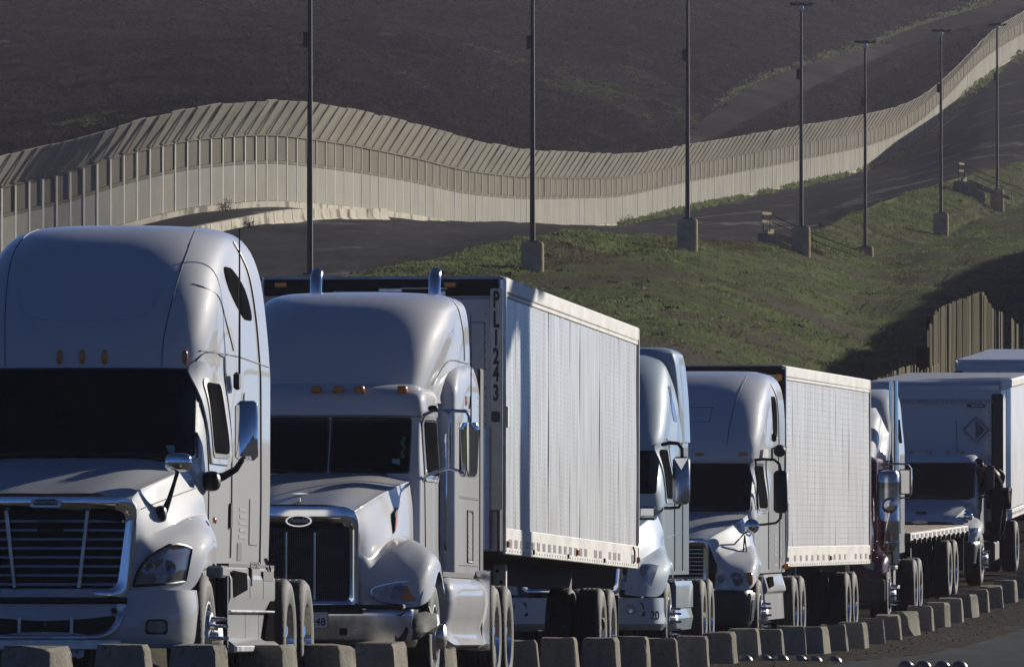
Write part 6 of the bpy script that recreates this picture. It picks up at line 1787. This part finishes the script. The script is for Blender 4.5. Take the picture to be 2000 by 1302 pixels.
# ------------------------------------------------------------------ box trucks
def box_truck():
    loc, rot = place(1795, 192, 7.5, -.031)
    t = thing('box_truck', 'white box truck with a blank diamond placard and a guard at its window', 'truck', loc, rot, 'box trucks at the end of the queue')
    S = 'white_paint'
    B = Body([(.95,1.5,3.05,.95,.4,4,.98),(1.5,1.45,3.05,.96,.5,3.6,.98),(1.62,1.42,3.05,.95,.55,3.4,.98),(2.22,1.85,3.05,.91,.5,3.4,.94),(2.36,1.98,3.05,.88,.5,3.2,.91),(2.44,2.2,3.0,.80,.5,2.9,.84),(2.47,2.4,2.95,.66,.4,2.7,.7)], ls=.5)
    B.mesh([.95,1.2,1.4,1.5,1.62,1.8,2.0,2.22,2.3,2.36,2.4,2.43,2.45,2.47]).build('cab', MATS[S], t, ang=45)
    rows = [[(0,.10,1.22),(.35,.12,1.22),(.60,.20,1.20),(.70,.30,1.14),(.78,.38,1.09),(.86,.42,1.0),(.88,.40,.92),(.88,.36,.84)],
            [(0,.40,1.36),(.40,.42,1.355),(.66,.44,1.31),(.76,.48,1.22),(.84,.52,1.16),(.94,.54,1.08),(1.0,.52,.98),(1.01,.50,.84)],
            [(0,.80,1.46),(.45,.80,1.455),(.74,.82,1.40),(.84,.86,1.30),(.90,.90,1.24),(1.0,.92,1.18),(1.08,.90,1.08),(1.09,.84,.98)],
            [(0,1.4,1.60),(.55,1.45,1.59),(.86,1.5,1.52),(.92,1.55,1.40),(.96,1.55,1.30),(1.02,1.50,1.22),(1.08,1.45,1.12),(1.09,1.40,.96)]]
    nose(rows).build('hood', MATS[S], t, ang=55)
    outer = rrect(0, 0, .56, .60, .86, 1.12, .07); inner = rrect(0, 0, .50, .54, .90, 1.08, .05)
    frame_ring(outer, inner, lambda x, z: .15 + .1*abs(x/.6)**2.5, .03, .1).build('grille_surround', MATS['white_paint'], t)
    MB().poly([Vector((x, .22, z)) for x, z in inner]).build('grille_backing', MATS['grille_black'], t)
    MB().prism([(.16*math.cos(a), .03*math.sin(a)) for a in np.linspace(0, 2*math.pi, 20, endpoint=False)], -.01, .01, 'y').build('emblem', MATS['dull_chrome'], t, (0, .14, 1.22))
    MB().box((0, .42, 1.395), (.2, .1, .02), .005).build('hood_slot', MATS['ink_black'], t)
    Bp = Body([(.44,.12,.7,1.02,.45,3.2,1.06),(.80,.08,.7,1.05,.48,3.2,1.08),(.84,.12,.7,1.03,.46,3.2,1.07)], ls=.1)
    Bp.mesh([.44,.5,.65,.8,.84]).build('bumper', MATS['black_plastic'], t, ang=35)
    front_panel(B, 'windshield_seal', 'black_plastic', t, -.90, .90, 1.59, 2.27, off=.004, r=(.06,.1), nu=20)
    front_panel(B, 'windshield', 'glass', t, -.875, .875, 1.61, 2.25, off=.012, r=(.06,.1), nu=20)
    for x in (-.7, -.35, 0, .35, .62):
        blob(tuple(B.front(x, 2.43) + Vector((0, .05, .02))), (.09, .09, .05), 6).build('marker_light', MATS['amber'], t)
    MB().tube([(.52,2.2,2.45),(.52,2.2,2.75),(.5,2.25,3.05)], .008, 5).build('aerial', MATS['ink_black'], t)
    for sg in (1, -1):
        C = [[(.88,.40,.93),(.90,.42,1.02),(.93,.46,1.09)], [(.96,.46,.92),(.985,.50,1.02),(1.0,.56,1.10)], [(1.03,.58,.93),(1.05,.64,1.02),(1.06,.70,1.09)]]
        g2 = net([[Vector((x*sg*1.0, y - .04, z)) for x, y, z in r] for r in C], 8, 8)
        MB().grid(g2).build('headlight', MATS['lamp_glass'], t)
        side_panel(B, 'side_window', 'smoked', t, 1.98, 2.75, 1.65, 2.2, sg, off=.01, r=(.2,.2))
        side_line(B, [(1.95,1.0),(1.95,1.6),(2.0,2.25)], .01, 'door_gap', 'ink_grey', t, sg)
        MB().box((1.06*sg, 2.35, .60), (.40, 1.0, .36), .03).build('cab_step', MATS['steel_dark'], t)
        blob((.86*sg, .62, 1.30), (.18,.12,.16), 8).build('hood_mirror', MATS['chrome'], t)
        MB().tube([(.86*sg,.62,1.24),(.80*sg,.60,1.10)], .02, 5).build('hood_mirror_stalk', MATS['black_plastic'], t)
        mb = MB().tube([(.96*sg,1.95,1.60),(1.12*sg,1.86,1.66),(1.16*sg,1.86,1.8)], .018, 6)
        mb.build('mirror_arm', MATS['black_plastic'], t)
        MB().box((1.17*sg, 1.86, 2.0), (.16, .09, .44), .03).build('mirror', MATS['black_plastic'], t)
    # cargo box
    y0, L, hw, b, top = 3.2, 8.4, 1.28, 1.10, 3.76
    bx = MB().box((0, y0 + L/2, (b + top)/2 - .02), (2*hw - .1, L - .06, top - b - .10)).build('cargo_box', MATS['white_paint'], t)
    G = []
    for k in range(9):
        a = math.pi/2*k/8
        G.append([Vector((x, y0 + .32*(1 - math.sin(a))*1.0 - .02, top - .32 + .32*math.sin(a) - .002 if k else top - .34)) for x in np.linspace(-hw + .02, hw - .02, 8)])
    G2 = [[Vector((q.x, y0 - .02 + .32*(1 - math.cos(math.pi/2*k/8)), top - .32 + .32*math.sin(math.pi/2*k/8))) for q in r] for k, r in enumerate(G)]
    mm = MB().grid(G2); mm.build('front_cap', MATS['white_paint'], bx)
    MB().box((0, y0 + L/2 + .15, top - .005), (2*hw - .04, L - .3, .03), .01).build('box_roof', MATS['trailer_front'], bx)
    for x in np.linspace(-hw + .1, hw - .15, 26):
        MB().box((x, y0 - .025, top - .37), (.06, .03, .07), .012).build('cap_tab', MATS['trailer_front'], t)
    for sg in (1, -1):
        for k in range(7):
            w = L/7
            G = [[Vector((sg*(hw - .012 + .004*math.sin(i*2.0 + k)), y0 + .05 + k*w + (w - .004)*i/6, z)) for z in (b + .2, (b + top)/2, top - .16)] for i in range(7)]
            G = [[q + Vector((-sg*.02,0,0)) for q in G[0]]] + G + [[q + Vector((-sg*.02,0,0)) for q in G[-1]]]
            MB().grid(G).build('side_panel', MATS['box_panel'], t, ang=40)
        MB().box((sg*(hw - .02), y0 + L/2, top - .08), (.05, L, .15), .02).build('top_rail', MATS['rail_white'], t)
        MB().box((sg*(hw - .02), y0 + L/2, b + .09), (.05, L, .18), .01).build('bottom_rail', MATS['rail_white'], t)
        for k in range(20): MB().box((sg*(hw + .007), y0 + .3 + k*.4, b + .09), (.006, .20, .05)).build('reflector_tape', MATS['tape'], t)
        MB().box((sg*(hw - .08), y0 - .0, (b + top)/2 - .1), (.22, .09, top - b - .25), .03).build('corner_post', MATS['black_plastic'], t)
    m = MB()
    for k in range(24): m.box((hw - .225, y0 - .05, b + .2 + .09*k), (.05, .04, .05), .01)
    m.build('corner_tabs', MATS['trailer_front'], t, smooth=False)
    lb = MB().box((.80, y0 - .05, top - .45), (.34, .02, .055), .004).build('maker_plate', MATS['ink_blue'], t)
    text_mesh('maker_lettering', 'MORGAN', .05, MATS['plate_white'], lb, (.83, y0 - .065, top - .45), (math.pi/2, 0, 0), bold=.002)
    s = .235
    pl = MB().prism([(.80 - s, 2.86), (.80, 2.86 - s), (.80 + s, 2.86), (.80, 2.86 + s)], y0 - .055, y0 - .04, 'y').build('diamond_placard', MATS['trailer_front'], t, smooth=False)
    MB().tube([(.80 - s, y0 - .06, 2.86), (.80, y0 - .06, 2.86 - s), (.80 + s, y0 - .06, 2.86), (.80, y0 - .06, 2.86 + s), (.80 - s, y0 - .06, 2.86)], .012, 4).build('placard_frame', MATS['ink_grey'], pl)
    MB().prism([(.79, 2.68), (.98, 2.86), (.79, 3.04)], y0 - .062, y0 - .056, 'y').build('placard_flap', MATS['ink_grey'], pl, smooth=False)
    axle(t, 1.08, 1.05, 'steer', r=.50)
    axle(t, 1.20, 7.6, 'dual', r=.50)
    chassis(t, .6, 11.0, .78)
    return t
trailer_two(); truck_two(); truck_three(); truck_four(); trailer_four(); truck_five(); flatbed()
bt = box_truck()
b2 = copy_tree(bt)
b2.location, b2.rotation_euler = place(1957, 219, 7.6, -.041)
b2['label'] = 'rearmost white box truck, only its roof and upper front showing behind the placard truck'
for ch in list(b2.children):
    if ch.name.split('.')[0] in ('diamond_placard', 'maker_plate'):
        for g in list(ch.children): bpy.data.objects.remove(g)
        bpy.data.objects.remove(ch)
b2['label'] = 'rearmost white box truck with an oval badge, only its top showing'
MB().prism([(.20*math.cos(a), .10*math.sin(a)) for a in np.linspace(0, 2*math.pi, 24, endpoint=False)], -.01, .01, 'y').build('oval_badge', MATS['ink_grey'], b2, (0, 3.15, 3.28))
# shadows of poles that stand outside the picture
shadow_pole(1060, 1000, 109.5, 17.0, 556, 'lamp pole standing right of the picture whose shadow falls on the ribbed trailer')
shadow_pole(1962, 990, 196.5, 9.0, 735, 'lamp pole standing right of the picture whose shadow falls on the box truck')
# ------------------------------------------------------------------ the guard on the step of the box truck
def skin(name, joints, edges, mt, parent, sub=2, root=0, smooth=True):
    me = bpy.data.meshes.new(name)
    me.from_pydata([j[:3] for j in joints], edges, [])
    ob = bpy.data.objects.new(name, me); COL.objects.link(ob)
    sk = ob.modifiers.new('skin', 'SKIN'); sk.use_smooth_shade = True; sk.branch_smoothing = .6
    if not me.skin_vertices: me.skin_vertices.new()
    for i, j in enumerate(joints):
        r = j[3]
        me.skin_vertices[0].data[i].radius = r if isinstance(r, tuple) else (r, r)
        me.skin_vertices[0].data[i].use_root = (i == root)
    sb = ob.modifiers.new('sub', 'SUBSURF'); sb.levels = sub; sb.render_levels = sub
    dg = bpy.context.evaluated_depsgraph_get(); dg.update()
    m2 = bpy.data.meshes.new_from_object(ob.evaluated_get(dg))
    bpy.data.objects.remove(ob); bpy.data.meshes.remove(me)
    m2.name = name; m2.materials.clear(); m2.materials.append(MATS[mt])
    return link(name, m2, parent)
def guard():
    M = bt.matrix_basis
    base = M @ Vector((1.22, 2.35, .79))
    g = thing('person', 'person in black uniform on the step, leaning into the box truck window', 'person', base, tuple(bt.rotation_euler))
    o = Vector((1.22, 2.35, .79))
    def J(x, y, z, r): return (x - o.x, y - o.y, z - o.z, r)
    J0 = [J(1.30,2.35,1.68,(.18,.17)), J(1.26,2.35,1.86,(.18,.17)), J(1.16,2.34,2.03,(.20,.19)), J(1.05,2.33,2.12,.12), J(.98,2.32,2.16,.08), J(.91,2.31,2.20,(.105,.095)), J(.89,2.31,2.27,.09),
          J(1.29,2.24,1.62,.125), J(1.26,2.22,1.25,.09), J(1.25,2.22,.92,.065), J(1.14,2.20,.83,.045),
          J(1.30,2.47,1.62,.125), J(1.33,2.50,1.25,.09), J(1.31,2.52,.92,.065), J(1.20,2.52,.83,.045),
          J(1.12,2.12,2.06,.09), J(1.05,2.05,1.86,.065), J(.97,2.12,1.70,.04), J(.93,2.13,1.66,.035),
          J(1.14,2.55,2.08,.09), J(1.36,2.58,2.02,.07), J(1.30,2.52,1.80,.04), J(1.27,2.48,1.76,.035)]
    E0 = [(0,1),(1,2),(2,3),(3,4),(4,5),(5,6),(0,7),(7,8),(8,9),(9,10),(0,11),(11,12),(12,13),(13,14),(2,15),(15,16),(16,17),(17,18),(2,19),(19,20),(20,21),(21,22)]
    # fingers
    for b, dx in ((18, -1), (22, -1)):
        bx, by, bz = J0[b][:3]
        for k in range(4):
            n = len(J0)
            J0.append((bx - .035, by - .028 + .019*k, bz - .03, .011)); J0.append((bx - .05, by - .028 + .019*k, bz - .065 + .006*abs(k - 1.5), .009))
            E0 += [(b, n), (n, n + 1)]
        n = len(J0)
        J0.append((bx + .005, by - .045, bz - .03, .011)); J0.append((bx - .01, by - .055, bz - .055, .009)); E0 += [(b, n), (n, n + 1)]
    bo = skin('body', J0, E0, 'skin', g, 1)
    bo.data.materials.append(MATS['cloth_black'])
    skinpts = [Vector(J0[k][:3]) for k in (4, 5, 6, 18, 22)]
    for p in bo.data.polygons:
        if min((p.center - q).length for q in skinpts) > .12: p.material_index = 1
    def up(idx, k): return [(x, y, z, tuple(q*k for q in r) if isinstance(r, tuple) else r*k) for x, y, z, r in (J0[i] for i in idx)]
    skin('trousers', up((0,7,8,9,11,12,13), 1.22), [(0,1),(1,2),(2,3),(0,4),(4,5),(5,6)], 'cloth_black', g)
    skin('jacket', up((1,2,3,15,16,17,19,20,21), 1.22), [(0,1),(1,2),(1,3),(3,4),(4,5),(1,6),(6,7),(7,8)], 'jacket', g, root=0)
    hd = Vector(J0[5][:3])
    for k in (9, 13):
        a, b = Vector(J0[k][:3]), Vector(J0[k+1][:3])
        m = blob(tuple((a + b)/2 + Vector((.0, 0, -.03))), (.29, .11, .13), 8); m.build('boot', MATS['cloth_black'], g)
    c = blob(tuple(hd + Vector((.0, 0, .085))), (.21, .19, .12), 8, 3)
    c.build('cap', MATS['cloth_black'], g)
    MB().box(tuple(hd + Vector((-.13, 0, .045))), (.10, .15, .012), .004, rot=Matrix.Rotation(-.3, 3, 'Y')).build('cap_peak', MATS['cloth_black'], g)
    blob(tuple(hd + Vector((.055, 0, .02))), (.10, .17, .14), 7).build('hair', MATS['hair'], g)
    blob(tuple(hd + Vector((-.10, 0, -.01))), (.04, .03, .045), 6).build('nose', MATS['skin'], g)
    bl = MB().lathe([(.215,-.03),(.225,-.03),(.225,.03),(.215,.03)], tuple(Vector(J0[0][:3]) + Vector((-.01, 0, .08))), 'z', 20)
    bl.build('belt', MATS['ink_black'], g)
    MB().box(tuple(Vector(J0[0][:3]) + Vector((.02, -.19, -.02))), (.10, .06, .20), .02).build('holster', MATS['ink_black'], g)
guard()
